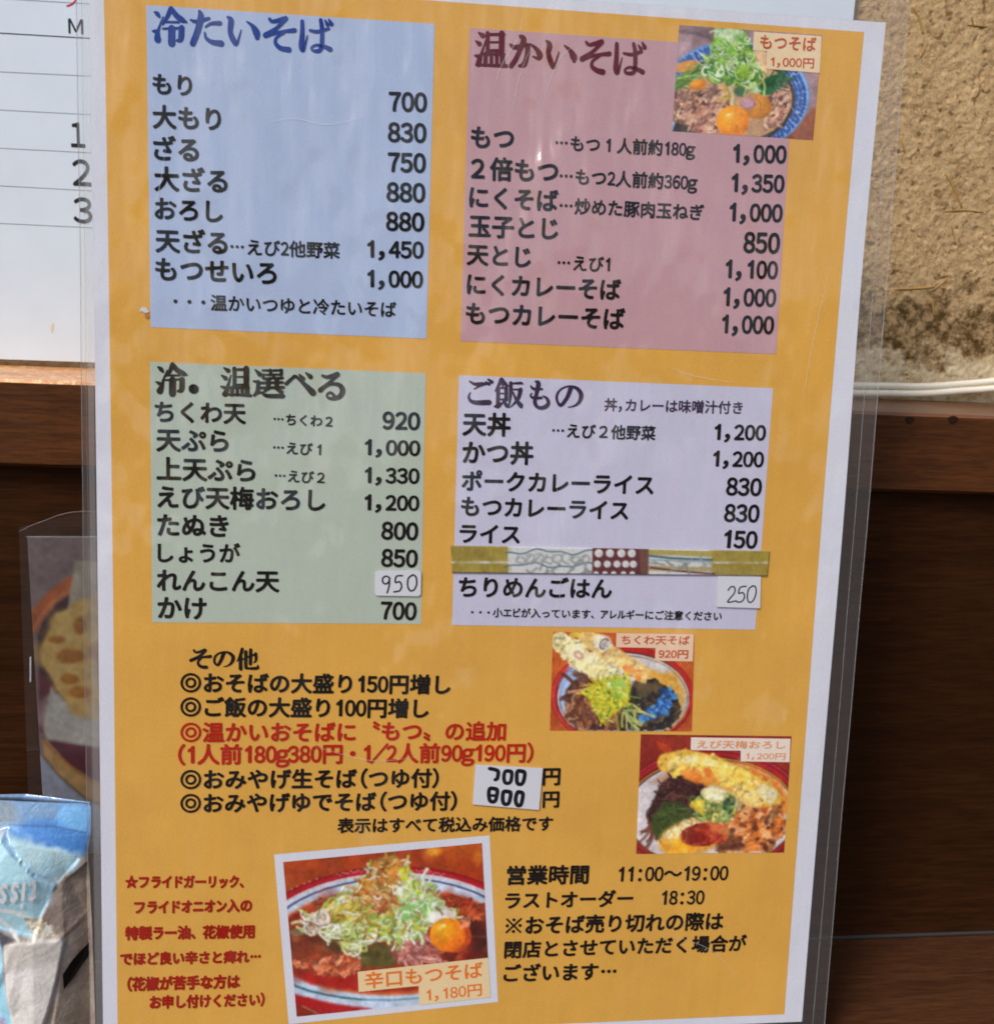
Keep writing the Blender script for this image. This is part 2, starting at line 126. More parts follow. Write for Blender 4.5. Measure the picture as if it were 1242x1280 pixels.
QUAD = {'cold': [[10.39, 6.12], [83.13, 5.72], [83.23, 86.81], [10.75, 86.38]],
 'hot': [[92.33, 6.09], [180.75, 5.98], [181.59, 87.67], [92.54, 87.18]],
 'choice': [[10.52, 95.4], [83.29, 96.18], [83.93, 166.18], [10.61, 165.99]],
 'rice': [[92.41, 96.36], [181.36, 97.23], [181.23, 167.36], [92.63, 166.4]],
 'pic0': [[148.26, 1.68], [188.21, 1.62], [187.77, 29.09], [148.0, 29.02]],
 'pic1': [[121.56, 168.23], [163.11, 168.74], [164.24, 198.2], [121.93, 197.63]],
 'pic2': [[148.95, 199.0], [194.95, 200.0], [195.61, 236.86], [149.73, 236.23]],
 'pic3': [[46.39, 236.18], [103.43, 231.74], [107.62, 280.55], [50.74, 284.37]],
 'frame3': [[43.84, 233.89], [105.58, 229.45], [110.03, 282.27], [48.46, 286.68]],
 'st950': [[70.75, 151.08], [83.51, 150.74], [83.57, 158.08], [70.76, 157.97]],
 'st250': [[168.77, 151.5], [181.64, 151.55], [182.07, 160.85], [169.13, 160.5]],
 'st700': [[100.62, 207.67], [120.33, 208.97], [119.74, 221.67], [100.25, 219.62]],
 'tape': [[91.53, 143.61], [183.62, 143.94], [183.51, 151.13], [92.15, 151.23]],
 'cap0': [[[168.97, 1.99], [188.04, 1.93], [188.12, 6.77], [169.0, 6.76]], [[172.99, 6.5], [188.17, 6.47], [188.23, 11.48], [173.08, 11.32]]],
 'cap1': [[[139.98, 168.51], [162.9, 168.78], [163.01, 173.1], [140.12, 172.71]], [[151.74, 172.78], [163.0, 173.02], [163.08, 176.93], [151.84, 176.68]]],
 'cap2': [[[164.12, 200.04], [194.64, 200.78], [194.81, 204.61], [164.28, 203.96]], [[179.59, 203.99], [194.79, 204.38], [194.94, 208.08], [179.76, 207.62]]],
 'cap3': [[[68.19, 270.85], [106.5, 267.88], [107.22, 274.56], [68.6, 277.25]], [[86.15, 275.53], [107.21, 274.3], [107.74, 280.62], [86.5, 282.19]]]}
PICCOORD = {'pic0': [[30, 16], [1264, 104], [1182, 1008], [-32, 933]],
 'pic1': [[120, 50], [1116, 65], [1097, 752], [97, 747]],
 'pic2': [[112, 92], [1128, 105], [1081, 893], [82, 902]],
 'pic3': [[42, 142], [1155, 36], [1201, 901], [118, 1009]],
 'tape': [[40, 33], [1213, 52], [1205, 142], [45, 132]]}
BG = {'rail_front': [[-38.51, 34.0, 197.27], [272.92, 34.0, 194.64], [276.88, 34.0, 168.0], [-39.69, 34.0, 171.01]],
 'wall_base_pts': [[261.75, 68.0, 195.1], [-35.22, 68.0, 197.83]],
 'cable_a': [[133.63, 64.4, 197.56], [189.28, 64.4, 198.72], [245.17, 64.4, 199.96], [262.87, 64.4, 200.28], [276.43, 64.4, 201.48], [288.85, 64.4, 202.94], [306.01, 64.4, 205.71]],
 'cable_b': [[133.68, 63.8, 194.93], [189.31, 63.8, 196.33], [245.21, 63.8, 197.44], [262.89, 63.8, 197.88], [276.43, 63.8, 199.21], [288.88, 63.8, 200.44], [306.08, 63.8, 202.95]],
 'floor_line': [[242.01, 40.0, -0.0], [305.2, 40.0, 0.13], [273.43, 40.0, 1.54]],
 'cal': [[-46.48, 64.5, 199.6], [-22.11, 64.5, 198.89], [223.01, 64.5, 320.44], [225.47, 64.5, 299.72]],
 'cal_lines': [[[-41.66, 64.5, 306.55], [-19.47, 64.5, 306.79]], [[-42.1, 64.5, 296.9], [-19.78, 64.5, 297.07]], [[-42.59, 64.5, 285.91], [-20.12, 64.5, 286.23]], [[-43.09, 64.5, 274.94], [-20.47, 64.5, 275.09]],
               [[-43.59, 64.5, 263.82], [-20.82, 64.5, 263.88]], [[-44.08, 64.5, 252.72], [-21.17, 64.5, 252.6]], [[-44.59, 64.5, 241.47], [-21.52, 64.5, 241.43]]],
 'cal_text': {'M': [[-22.16, 64.5, 298.21], [-17.95, 64.5, 302.22]],
              'red': [[-22.66, 64.5, 305.61], [-19.26, 64.5, 308.41]],
              '1': [[-22.47, 64.5, 265.48], [-18.35, 64.5, 272.45]],
              '2': [[-22.32, 64.5, 254.08], [-16.97, 64.5, 261.62]],
              '3': [[-22.43, 64.5, 242.78], [-16.95, 64.5, 250.31]]},
 'cal_spot': [-29.95, 64.5, 209.91],
 'straw': [[[244.64, 68.0, 324.33], [247.55, 68.0, 320.21], [249.04, 68.0, 316.34]], [[249.06, 68.0, 308.86], [250.33, 68.0, 311.95], [251.23, 68.0, 313.63]],
           [[270.93, 68.0, 304.43], [271.33, 68.0, 299.74], [270.08, 68.0, 296.48], [271.07, 68.0, 291.66]], [[262.81, 68.0, 272.5], [265.91, 68.0, 268.98], [270.59, 68.0, 261.53]],
           [[264.53, 68.0, 260.04], [271.43, 68.0, 260.77], [278.51, 68.0, 260.45]], [[267.5, 68.0, 255.51], [270.18, 68.0, 248.92]], [[249.72, 68.0, 233.13], [257.56, 68.0, 233.72], [264.22, 68.0, 234.54]],
           [[263.5, 68.0, 233.28], [266.19, 68.0, 235.17], [269.3, 68.0, 238.3]], [[265.46, 68.0, 322.65], [266.41, 68.0, 319.98]], [[263.87, 68.0, 230.56], [265.59, 68.0, 224.42]],
           [[246.17, 68.0, 282.26], [247.66, 68.0, 278.47]], [[264.41, 68.0, 320.09], [271.53, 68.0, 319.82]]],
 'wall_marks': {'stain': [266.93, 68.0, 218.92], 'pale': [262.31, 68.0, 208.98], 'tr': [272.29, 68.0, 328.07], 'topleft': [235.76, 68.0, 325.56]},
 'knots': [[243.77, 34.0, 192.43], [258.9, 34.0, 193.1]],
 'card_photo': [[-31.1, 149.7], [-28.11, 232.55]],
 'card_film': [[-33.29, 148.08], [-32.53, 232.48], [-14.99, 141.57], [-32.08, 147.92]],
 'card_clip': [[-30.72, 186.47], [-30.89, 194.26]],
 'tissue_plane_w': 14.0,
 'cardmap': [[-38.6, 140.19], [30.05, 139.0], [30.29, 214.01], [-40.54, 213.32]],
 'tissuemap': [[-34.3, 219.8], [16.23, 220.6], [16.0, 277.64], [-35.78, 275.68]],
 'scuff': [[9.07, 81.86], [9.87, 83.48]]}
EDGE = {'yellow': [[0.0, -0.0], [200.02, 0.01], [199.09, 62.18], [198.79, 129.04], [199.38, 205.17], [200.02, 290.38], [0.01, 290.38], [0.37, 171.11], [0.32, 93.36], [0.19, 34.83]],
 'paper': [[-3.35, -2.59], [206.06, -2.89], [204.96, 61.92], [205.39, 132.44], [205.56, 210.26], [205.95, 293.2], [-4.03, 292.69], [-3.62, 171.12], [-3.52, 93.49], [-3.54, 35.04]]}

S = 0.001                                   # everything below is in millimetres
SC = bpy.context.scene
COL = SC.collection

# ------------------------------------------------------------------ camera
cam_d = bpy.data.cameras.new('camera')
cam = bpy.data.objects.new('camera', cam_d); COL.objects.link(cam)
cam_d.sensor_fit = 'HORIZONTAL'; cam_d.sensor_width = 36.0
cam_d.lens = 36.0 * 1490.0 / 1242.0
cam_d.clip_start = 0.01; cam_d.clip_end = 100.0
_R = CAM['R']
from mathutils import Matrix, Vector
cam.matrix_world = Matrix(((_R[0][0], -_R[0][1], -_R[0][2], CAM['loc'][0]*S),
                           (_R[1][0], -_R[1][1], -_R[1][2], CAM['loc'][1]*S),
                           (_R[2][0], -_R[2][1], -_R[2][2], CAM['loc'][2]*S),
                           (0, 0, 0, 1)))
cam_d.dof.use_dof = True
cam_d.dof.focus_distance = 0.333
cam_d.dof.aperture_fstop = 32.0
SC.camera = cam

# ------------------------------------------------------------------ light
SUN_AZ, SUN_EL = math.radians(-138), math.radians(47)
w = bpy.data.worlds.new('World'); SC.world = w; w.use_nodes = True
nt = w.node_tree
sky = nt.nodes.new('ShaderNodeTexSky'); sky.sky_type = 'NISHITA'; sky.sun_disc = False
sky.sun_elevation = SUN_EL; sky.sun_rotation = SUN_AZ
sky.air_density = 1.0; sky.dust_density = 3.0
nt.links.new(sky.outputs[0], nt.nodes['Background'].inputs[0])
nt.nodes['Background'].inputs[1].default_value = 0.13
sl = bpy.data.lights.new('sun', 'SUN'); sl.energy = 1.9; sl.angle = math.radians(14); sl.color = (1.0, 0.97, 0.94)
sun = bpy.data.objects.new('sun', sl); COL.objects.link(sun)
sdir = Vector((math.sin(SUN_AZ)*math.cos(SUN_EL), math.cos(SUN_AZ)*math.cos(SUN_EL), math.sin(SUN_EL)))
sun.rotation_euler = sdir.to_track_quat('Z', 'Y').to_euler()
SC.view_settings.view_transform = 'Standard'; SC.view_settings.look = 'None'
SC.view_settings.gamma = 1.0; SC.view_settings.use_curve_mapping = False
SC.view_settings.exposure = 0.2
SC.render.engine = 'CYCLES'
SC.cycles.transparent_max_bounces = 24
SC.cycles.pixel_filter_type = 'BLACKMAN_HARRIS'
SC.cycles.filter_width = 1.9

# ------------------------------------------------------------------ helpers
def lin(c):
    c = c/255.0
    return c/12.92 if c <= 0.04045 else ((c+0.055)/1.055)**2.4
def ink(r, g, b, k=1.0):                    # a printed or pigment colour from its sRGB reading
    return tuple(min(0.9, lin(x)*k) for x in (r, g, b))
PK = 1.22                                   # paper white reads 205 and has an albedo of about 0.75

def tag(o, label=None, cat=None, group=None, kind=None):
    if label: o['label'] = label
    if cat: o['category'] = cat
    if group: o['group'] = group
    if kind: o['kind'] = kind
    return o
def empty(name, loc_mm):
    o = bpy.data.objects.new(name, None); o.empty_display_size = 0.02
    o.location = [a*S for a in loc_mm]; COL.objects.link(o); return o
def build(name, verts, faces, mat, parent=None, root=None, smooth=False, cols=None):
    """verts are world millimetres; the mesh is stored relative to its thing's base"""
    v = np.asarray(verts, float)*S
    if root is not None: v = v - np.array(root.location)
    me = bpy.data.meshes.new(name)
    me.from_pydata(v.tolist(), [], faces)
    if cols is not None:
        at = me.color_attributes.new('print', 'FLOAT_COLOR', 'POINT')
        c = np.ones((len(v), 4), np.float32); c[:, :3] = cols
        at.data.foreach_set('color', c.ravel())
    if mat: me.materials.append(mat)
    if smooth: me.polygons.foreach_set('use_smooth', [True]*len(me.polygons))
    me.update()
    o = bpy.data.objects.new(name, me); COL.objects.link(o)
    if parent is not None: o.parent = parent
    return o
class MB:
    def __init__(s): s.v = []; s.f = []
    def add(s, v, f):
        n = len(s.v); s.v += [tuple(map(float, a)) for a in v]; s.f += [tuple(i+n for i in a) for a in f]
    def box(s, x0, x1, y0, y1, z0, z1, bev=0.0):
        b = bev
        ring = lambda x0, x1, y0, y1, z: [(x0, y0, z), (x1, y0, z), (x1, y1, z), (x0, y1, z)]
        L = ring(x0+b, x1-b, y0+b, y1-b, z0)+ring(x0, x1, y0, y1, z0+b)+ring(x0, x1, y0, y1, z1-b)+ring(x0+b, x1-b, y0+b, y1-b, z1)
        F = [(3, 2, 1, 0), (12, 13, 14, 15)]
        for k in range(3):
            for i in range(4):
                j = (i+1) % 4; F.append((k*4+i, k*4+j, k*4+4+j, k*4+4+i))
        s.add(L, F)
    def tube(s, pts, r, n=12):
        P = [np.array(p, float) for p in pts]; rings = []
        for i, p in enumerate(P):
            t = P[min(i+1, len(P)-1)]-P[max(i-1, 0)]; t /= np.linalg.norm(t)
            a = np.cross(t, (0, 0, 1.0)); a /= np.linalg.norm(a); b = np.cross(t, a)
            rr = r[i] if hasattr(r, '__len__') else r
            rings.append([p+rr*(math.cos(q)*a+math.sin(q)*b) for q in np.linspace(0, 2*math.pi, n, endpoint=False)])
        V = [v for g in rings for v in g]; F = []
        for i in range(len(P)-1):
            for k in range(n):
                F.append((i*n+k, i*n+(k+1) % n, (i+1)*n+(k+1) % n, (i+1)*n+k))
        F += [tuple(range(n))[::-1], tuple(range((len(P)-1)*n, len(P)*n))]
        s.add(V, F)
    def out(s, name, mat, parent=None, root=None, smooth=False):
        return build(name, s.v, s.f, mat, parent, root, smooth)

def smooth_path(pts, n=8):
    P = np.array(pts, float); out = []
    for i in range(len(P)-1):
        p0, p1, p2, p3 = P[max(i-1, 0)], P[i], P[i+1], P[min(i+2, len(P)-1)]
        for t in np.linspace(0, 1, n, endpoint=False):
            out.append(0.5*((2*p1)+(-p0+p2)*t+(2*p0-5*p1+4*p2-p3)*t*t+(-p0+3*p1-3*p2+p3)*t**3))
    out.append(P[-1]); return np.array(out)

# ------------------------------------------------------------------ materials
class N:
    def __init__(s, name):
        s.m = bpy.data.materials.new(name); s.m.use_nodes = True; s.t = s.m.node_tree
        s.p = s.t.nodes['Principled BSDF']; s.o = s.t.nodes['Material Output']
    def new(s, t, **k):
        n = s.t.nodes.new(t)
        for a, b in k.items(): setattr(n, a, b)
        return n
    def link(s, a, b): s.t.links.new(a, b)
    def pos(s, sx=1, sy=1, sz=1, rot=(0, 0, 0)):
        g = s.new('ShaderNodeNewGeometry'); m = s.new('ShaderNodeMapping')
        m.inputs['Scale'].default_value = (sx, sy, sz); m.inputs['Rotation'].default_value = rot
        s.link(g.outputs['Position'], m.inputs['Vector']); return m.outputs[0]
    def noise(s, vec, scale, detail=4, rough=0.5, dist=0.0):
        n = s.new('ShaderNodeTexNoise'); n.inputs['Scale'].default_value = scale
        n.inputs['Detail'].default_value = detail; n.inputs['Roughness'].default_value = rough; n.inputs['Distortion'].default_value = dist
        s.link(vec, n.inputs['Vector']); return n.outputs['Fac']
    def ramp(s, fac, stops, interp='LINEAR'):
        r = s.new('ShaderNodeValToRGB'); r.color_ramp.interpolation = interp
        e = r.color_ramp.elements
        while len(e) < len(stops): e.new(0.5)
        for x, (p, c) in zip(e, stops):
            x.position = p; x.color = (c, c, c, 1) if not hasattr(c, '__len__') else (*c, 1)
        s.link(fac, r.inputs[0]); return r.outputs[0]
    def mix(s, fac, a, b, blend='MIX'):
        n = s.new('ShaderNodeMix', data_type='RGBA', blend_type=blend)
        for sock, x in ((n.inputs['Factor'], fac), (n.inputs[6], a), (n.inputs[7], b)):
            if hasattr(x, 'is_linked'): s.link(x, sock)
            elif hasattr(x, '__len__'): sock.default_value = (*x, 1)
            else: sock.default_value = x
        return n.outputs[2]
    def bump(s, h, strength, dist, normal=None):
        b = s.new('ShaderNodeBump'); b.inputs['Strength'].default_value = strength; b.inputs['Distance'].default_value = dist
        s.link(h, b.inputs['Height'])
        if normal is not None: s.link(normal, b.inputs['Normal'])
        return b.outputs[0]
    def set(s, **k):
        for a, b in k.items():
            sock = s.p.inputs[a.replace('_', ' ')]
            if hasattr(b, 'is_linked'): s.link(b, sock)
            else: sock.default_value = (*b, 1) if (hasattr(b, '__len__') and len(b) == 3 and sock.type == 'RGBA') else b
        return s

def coat(n, amt=1.0):
    """the glossy laminate bonded over the print: a clear coat with slow waves and fine scratches"""
    a = n.noise(n.pos(1.6, 1, .7), 22, 3, .5)
    b = n.noise(n.pos(3.0, 1, .3), 60, 2, .5)
    c = n.noise(n.pos(), 900, 2, .6)
    h = n.bump(a, 1., .015); h = n.bump(b, .35, .003, h); h = n.bump(c, .06, .0002, h)
    n.set(Coat_Weight=amt, Coat_Roughness=.11, Coat_IOR=1.5, Coat_Normal=h, Roughness=.7, Specular_IOR_Level=.1)
    return n
def printed(name, c, var=.06, k=PK):
    n = N(name); base = tuple(min(.9, a*b) for a, b in zip(ink(*c, PK), k if hasattr(k, '__len__') else (k/PK,)*3))
    f = n.noise(n.pos(), 35, 5, .6)
    fine = n.noise(n.pos(1, 1, 1), 2600, 2, .7)
    wv = n.noise(n.pos(1, 1, .05), 420, 3, .6)
    lo = tuple(x*(1-var) for x in base); hi = tuple(min(.9, x*(1+var)) for x in base)
    col = n.mix(n.ramp(f, [(.3, 0.), (.7, 1.)]), lo, hi)
    col = n.mix(n.ramp(fine, [(.35, 0.), (.65, 1.)]), col, n.mix(.10, col, (0, 0, 0)))
    col = n.mix(n.ramp(wv, [(.35, 0.), (.65, .05)]), col, tuple(min(.9, x*1.5) for x in base))
    n.set(Base_Color=col); coat(n); return n.m
def vcolmat(name, coated=True):
    n = N(name); a = n.new('ShaderNodeVertexColor', layer_name='print')
    n.set(Base_Color=n.mix(.02, a.outputs[0], (.35, .33, .33)))
    if coated: coat(n)
    else: n.set(Roughness=.55)
    return n.m
def plain(name, c, rough=.6, k=1.0, spec=.3):
    n = N(name); n.set(Base_Color=ink(*c, k), Roughness=rough, Specular_IOR_Level=spec); return n.m

def matte(name, c, k=PK, rough=.65, bumpy=.15):
    n = N(name); base = ink(*c, k)
    f = n.noise(n.pos(), 60, 5, .6); fi = n.noise(n.pos(), 1500, 3, .7)
    col = n.mix(n.ramp(f, [(.3, 0.), (.7, 1.)]), tuple(x*.95 for x in base), base)
    n.set(Base_Color=col, Roughness=rough, Specular_IOR_Level=.25, Normal=n.bump(fi, bumpy, .0002)); return n.m

M = {}
M['paper'] = printed('white_paper', (207, 207, 214), .03, (.81, .83, .86))
M['yellow'] = printed('yellow_print', (204, 155, 66), .07, (.89, .87, .98))
M['cold'] = printed('pale_blue_print', (166, 180, 206), .03, (.80, .82, .85))
M['hot'] = printed('dusty_pink_print', (190, 153, 163), .03, (.76, .73, .69))
M['choice'] = printed('pale_green_print', (172, 184, 173), .03, (.80, .79, .76))
M['rice'] = printed('pale_lavender_print', (180, 181, 204), .03, (.91, .88, .85))
M['ink'] = printed('black_ink', (30, 28, 28), .1, .5)
M['blue'] = printed('blue_ink', (20, 54, 132), .1, 1.0)
M['maroon'] = printed('maroon_ink', (98, 18, 30), .1, .85)
M['olive'] = printed('dark_olive_ink', (52, 46, 38), .1, .75)
M['plum'] = printed('plum_ink', (62, 46, 74), .1, .8)
M['red'] = printed('red_ink', (176, 44, 26), .1, (.78, .5, .5))
M['darkred'] = printed('dark_red_ink', (160, 30, 18), .1, (.75, .6, .4))
M['orangered'] = printed('orange_red_ink', (206, 92, 56), .08, .8)
M['tan'] = printed('tan_ink', (200, 132, 84), .08)
M['orange'] = printed('orange_ink', (206, 104, 30), .08)
M['cap0'] = printed('cream_caption', (224, 198, 160), .03, 1.03)
M['cap1'] = printed('peach_caption', (228, 190, 160), .03, 1.03)
M['cap2'] = printed('white_caption', (224, 208, 194), .03, 1.03)
M['cap3'] = printed('buff_caption', (228, 196, 150), .03, 1.03)
M['picture'] = vcolmat('printed_picture')
M['sticker'] = matte('white_sticker', (212, 213, 220), .86)
M['marker'] = plain('black_marker', (20, 22, 30), .45)
M['penink'] = plain('black_pen', (34, 34, 40), .5)
M['tape'] = vcolmat('decorated_tape', False)

def film_mat(name, haze=.10, tint=(.80, .80, .82)):
    n = N(name)
    tr = n.new('ShaderNodeBsdfTransparent'); tr.inputs[0].default_value = (.93, .93, .93, 1)
    df = n.new('ShaderNodeBsdfDiffuse'); df.inputs[0].default_value = (*tint, 1)
    gl = n.new('ShaderNodeBsdfGlossy'); gl.inputs['Roughness'].default_value = .08
    h = n.bump(n.noise(n.pos(2, 1, .5), 50, 2, .5), .25, .002); n.link(h, gl.inputs['Normal'])
    fr = n.new('ShaderNodeFresnel'); fr.inputs[0].default_value = 1.5
    m1 = n.new('ShaderNodeMixShader'); m1.inputs[0].default_value = haze
    n.link(tr.outputs[0], m1.inputs[1]); n.link(df.outputs[0], m1.inputs[2])
    m2 = n.new('ShaderNodeMixShader'); n.link(fr.outputs[0], m2.inputs[0])
    n.link(m1.outputs[0], m2.inputs[1]); n.link(gl.outputs[0], m2.inputs[2])
    n.link(m2.outputs[0], n.o.inputs[0]); return n.m
M['film'] = film_mat('clear_film', .05, (.82, .77, .74))
M['film_edge'] = film_mat('welded_film_edge', .24, (.8, .8, .8))

def wood(name, dark, light, rough=.45, ax='x', scale=1.0, coat_w=.0, spec=.2):
    n = N(name)
    s = (7, 110, 110) if ax == 'x' else (60, 60, 4)
    v = n.pos(*[a*scale for a in s])
    g1 = n.noise(v, 3.0, 8, .62, .6); g2 = n.noise(v, 14, 4, .6, .3)
    big = n.noise(n.pos(), 9*scale, 3, .5)
    c = n.mix(n.ramp(g1, [(.22, 0.), (.78, 1.)]), ink(*dark), ink(*light))
    c = n.mix(n.ramp(g2, [(.42, 0.), (.6, .45)]), c, ink(*[x*.55 for x in dark]))
    c = n.mix(n.ramp(big, [(.35, 0.), (.75, .5)]), c, ink(*[x*.7 for x in dark]))
    n.set(Base_Color=c, Roughness=n.ramp(g1, [(0., rough-.08), (1., rough+.12)]), Specular_IOR_Level=spec,
          Normal=n.bump(g1, .25, .0006), Coat_Weight=coat_w, Coat_Roughness=.25)
    return n.m

def gridmesh(P):                            # P[i][j] -> vertices and quads
    a, b = len(P), len(P[0]); V = [p for r in P for p in r]
    F = [(i*b+j, i*b+j+1, (i+1)*b+j+1, (i+1)*b+j) for i in range(a-1) for j in range(b-1)]
    return V, F

# ------------------------------------------------------------------ SETTING
rnd = random.Random(4)
npr = np.random.default_rng(11)
YW, YF, YP = 68.0, 34.0, 40.0
rf = BG['rail_front']
zt = lambda x: np.interp(x, [rf[0][0], rf[1][0]], [rf[0][2], rf[1][2]])
zt2 = lambda x: rf[0][2]+(rf[1][2]-rf[0][2])*(x-rf[0][0])/(rf[1][0]-rf[0][0])
zb2 = lambda x: rf[3][2]+(rf[2][2]-rf[3][2])*(x-rf[3][0])/(rf[2][0]-rf[3][0])

# table top the menu stands on
M['table'] = wood('table_wood', (58, 32, 17), (98, 60, 34), .5, 'x', 1.0, .03)
n_ = 2
V = [(-900, -900, 0), (900, -900, 0), (900, YP+4, 0), (-900, YP+4, 0), (-900, -900, -30), (900, -900, -30), (900, YP+4, -30), (-900, YP+4, -30)]
t = build('counter_top', V, [(0, 1, 2, 3), (7, 6, 5, 4), (0, 4, 5, 1), (1, 5, 6, 2), (2, 6, 7, 3), (3, 7, 4, 0)], M['table'])
tag(t, kind='structure')

# plaster wall: real pebbly relief where it is seen
def fbm(x, y, seed, octs):
    r = np.random.default_rng(seed); out = 0
    for sc, amp in octs:
        n = 64; g = r.normal(size=(n, n))
        u = (x/sc) % n; v = (y/sc) % n
        i = np.floor(u).astype(int) % n; j = np.floor(v).astype(int) % n
        fu = u-np.floor(u); fv = v-np.floor(v); fu = fu*fu*(3-2*fu); fv = fv*fv*(3-2*fv)
        i1 = (i+1) % n; j1 = (j+1) % n
        out = out+amp*(g[i, j]*(1-fu)*(1-fv)+g[i1, j]*fu*(1-fv)+g[i, j1]*(1-fu)*fv+g[i1, j1]*fu*fv)
    return out
WR = .34
def wall_h(X, Z):
    a = fbm(X, Z, 3, [(22, .30), (9, .14)])
    g = fbm(X, Z, 7, [(3.1, .14), (1.55, .26), (.95, .16)])
    grit = np.clip(g, -.45, 2)                       # grains stand out, pits are shallow
    pit = np.clip(fbm(X, Z, 19, [(1.9, 1.)])-1.05, 0, 1)*-1.5
    return a+grit*1.25+pit
xs = np.concatenate([np.arange(-420, 222, 12), np.arange(222, 345, .46), np.arange(345, 700, 10)])
zs = np.concatenate([np.arange(186, 350, .46), np.arange(350, 760, 12)])
X, Z = np.meshgrid(xs, zs)
Hh = wall_h(X, Z)
V = np.stack([X, YW-Hh*WR, Z], -1).reshape(-1, 3)
nx = len(xs)
idx = np.arange(len(zs)*nx).reshape(len(zs), nx)
F = np.stack([idx[:-1, :-1], idx[:-1, 1:], idx[1:, 1:], idx[1:, :-1]], -1).reshape(-1, 4).tolist()
n = N('earthen_plaster')
f1 = n.noise(n.pos(), 55, 6, .65); f2 = n.noise(n.pos(), 420, 4, .7); f3 = n.noise(n.pos(), 900, 3, .7, .5)
c = n.mix(n.ramp(f1, [(.3, 0.), (.7, 1.)]), ink(154, 124, 86), ink(182, 150, 108))
c = n.mix(n.ramp(f2, [(.35, 0.), (.62, .6)]), c, ink(212, 182, 134))
c = n.mix(n.ramp(f3, [(.56, 0.), (.68, .75)]), c, ink(120, 90, 50))
f4 = n.noise(n.pos(1, 1, 1.3), 300, 2, .5, .3)
c = n.mix(n.ramp(f4, [(.62, 0.), (.70, .8)]), c, ink(104, 78, 42))
c = n.mix(n.ramp(n.noise(n.pos(), 520, 2, .5), [(.63, 0.), (.70, .6)]), c, ink(214, 186, 144))
# old damp stain and a band of pale crust along the rail
geo = n.new('ShaderNodeNewGeometry'); sep = n.new('ShaderNodeSeparateXYZ'); n.link(geo.outputs['Position'], sep.inputs[0])
warp = n.noise(n.pos(), 75, 5, .7)
ma = n.new('ShaderNodeMath', operation='MULTIPLY_ADD'); n.link(warp, ma.inputs[0]); ma.inputs[1].default_value = .050; n.link(sep.outputs['Z'], ma.inputs[2])
zst = BG['wall_marks']['stain'][2]*S+.025
st = n.ramp(ma.outputs[0], [(0., 0.), (1., 1.)])
def band(lo, hi, soft):
    mr = n.new('ShaderNodeMapRange', interpolation_type='SMOOTHSTEP'); mr.inputs[1].default_value = lo-soft; mr.inputs[2].default_value = lo+soft
    n.link(ma.outputs[0], mr.inputs[0])
    m2 = n.new('ShaderNodeMapRange', interpolation_type='SMOOTHSTEP'); m2.inputs[1].default_value = hi-soft; m2.inputs[2].default_value = hi+soft
    m2.inputs[3].default_value = 1; m2.inputs[4].default_value = 0
    n.link(ma.outputs[0], m2.inputs[0])
    mm = n.new('ShaderNodeMath', operation='MULTIPLY'); n.link(mr.outputs[0], mm.inputs[0]); n.link(m2.outputs[0], mm.inputs[1])
    return mm.outputs[0]
spots = n.ramp(n.noise(n.pos(), 330, 4, .65), [(.38, .15), (.6, 1.)])
def mul(a, b):
    q = n.new('ShaderNodeMath', operation='MULTIPLY')
    for k_, x in enumerate((a, b)):
        if hasattr(x, 'is_linked'): n.link(x, q.inputs[k_])
        else: q.inputs[k_].default_value = x
    return q.outputs[0]
c = n.mix(mul(mul(band(zst-.007, zst+.012, .005), spots), .95), c, ink(80, 60, 28))
c = n.mix(mul(mul(band(.17, zst-.008, .003), n.ramp(n.noise(n.pos(), 260, 4, .7), [(.36, .1), (.56, 1.)])), .9), c, ink(210, 194, 160))
n.set(Base_Color=c, Roughness=.92, Specular_IOR_Level=.1, Normal=n.bump(f3, .7, .0007))
wall = build('plaster_wall', V, F, n.m, smooth=True)
tag(wall, 'rough tan earthen plaster wall with straw bits and a dark stain', 'wall')
M['straw'] = matte('straw', (172, 134, 72), 1.0, .7, .3)
M['straw_dark'] = matte('straw_dark', (140, 106, 56), 1.0, .7, .3)
for k, s in enumerate(BG['straw']):
    m = MB(); P = smooth_path([(p[0], YW-float(wall_h(np.array([p[0]]), np.array([p[2]]))[0])*WR-.02, p[2]) for p in s], 5)
    m.tube(P, [(.30 if k % 3 else .46)*(.55+.45*math.sin(math.pi*(i+.6)/(len(P)+.2))) for i in range(len(P))], 6)
    o = m.out('straw', M['straw'] if k % 3 != 2 else M['straw_dark'], smooth=True)
    o.parent = wall

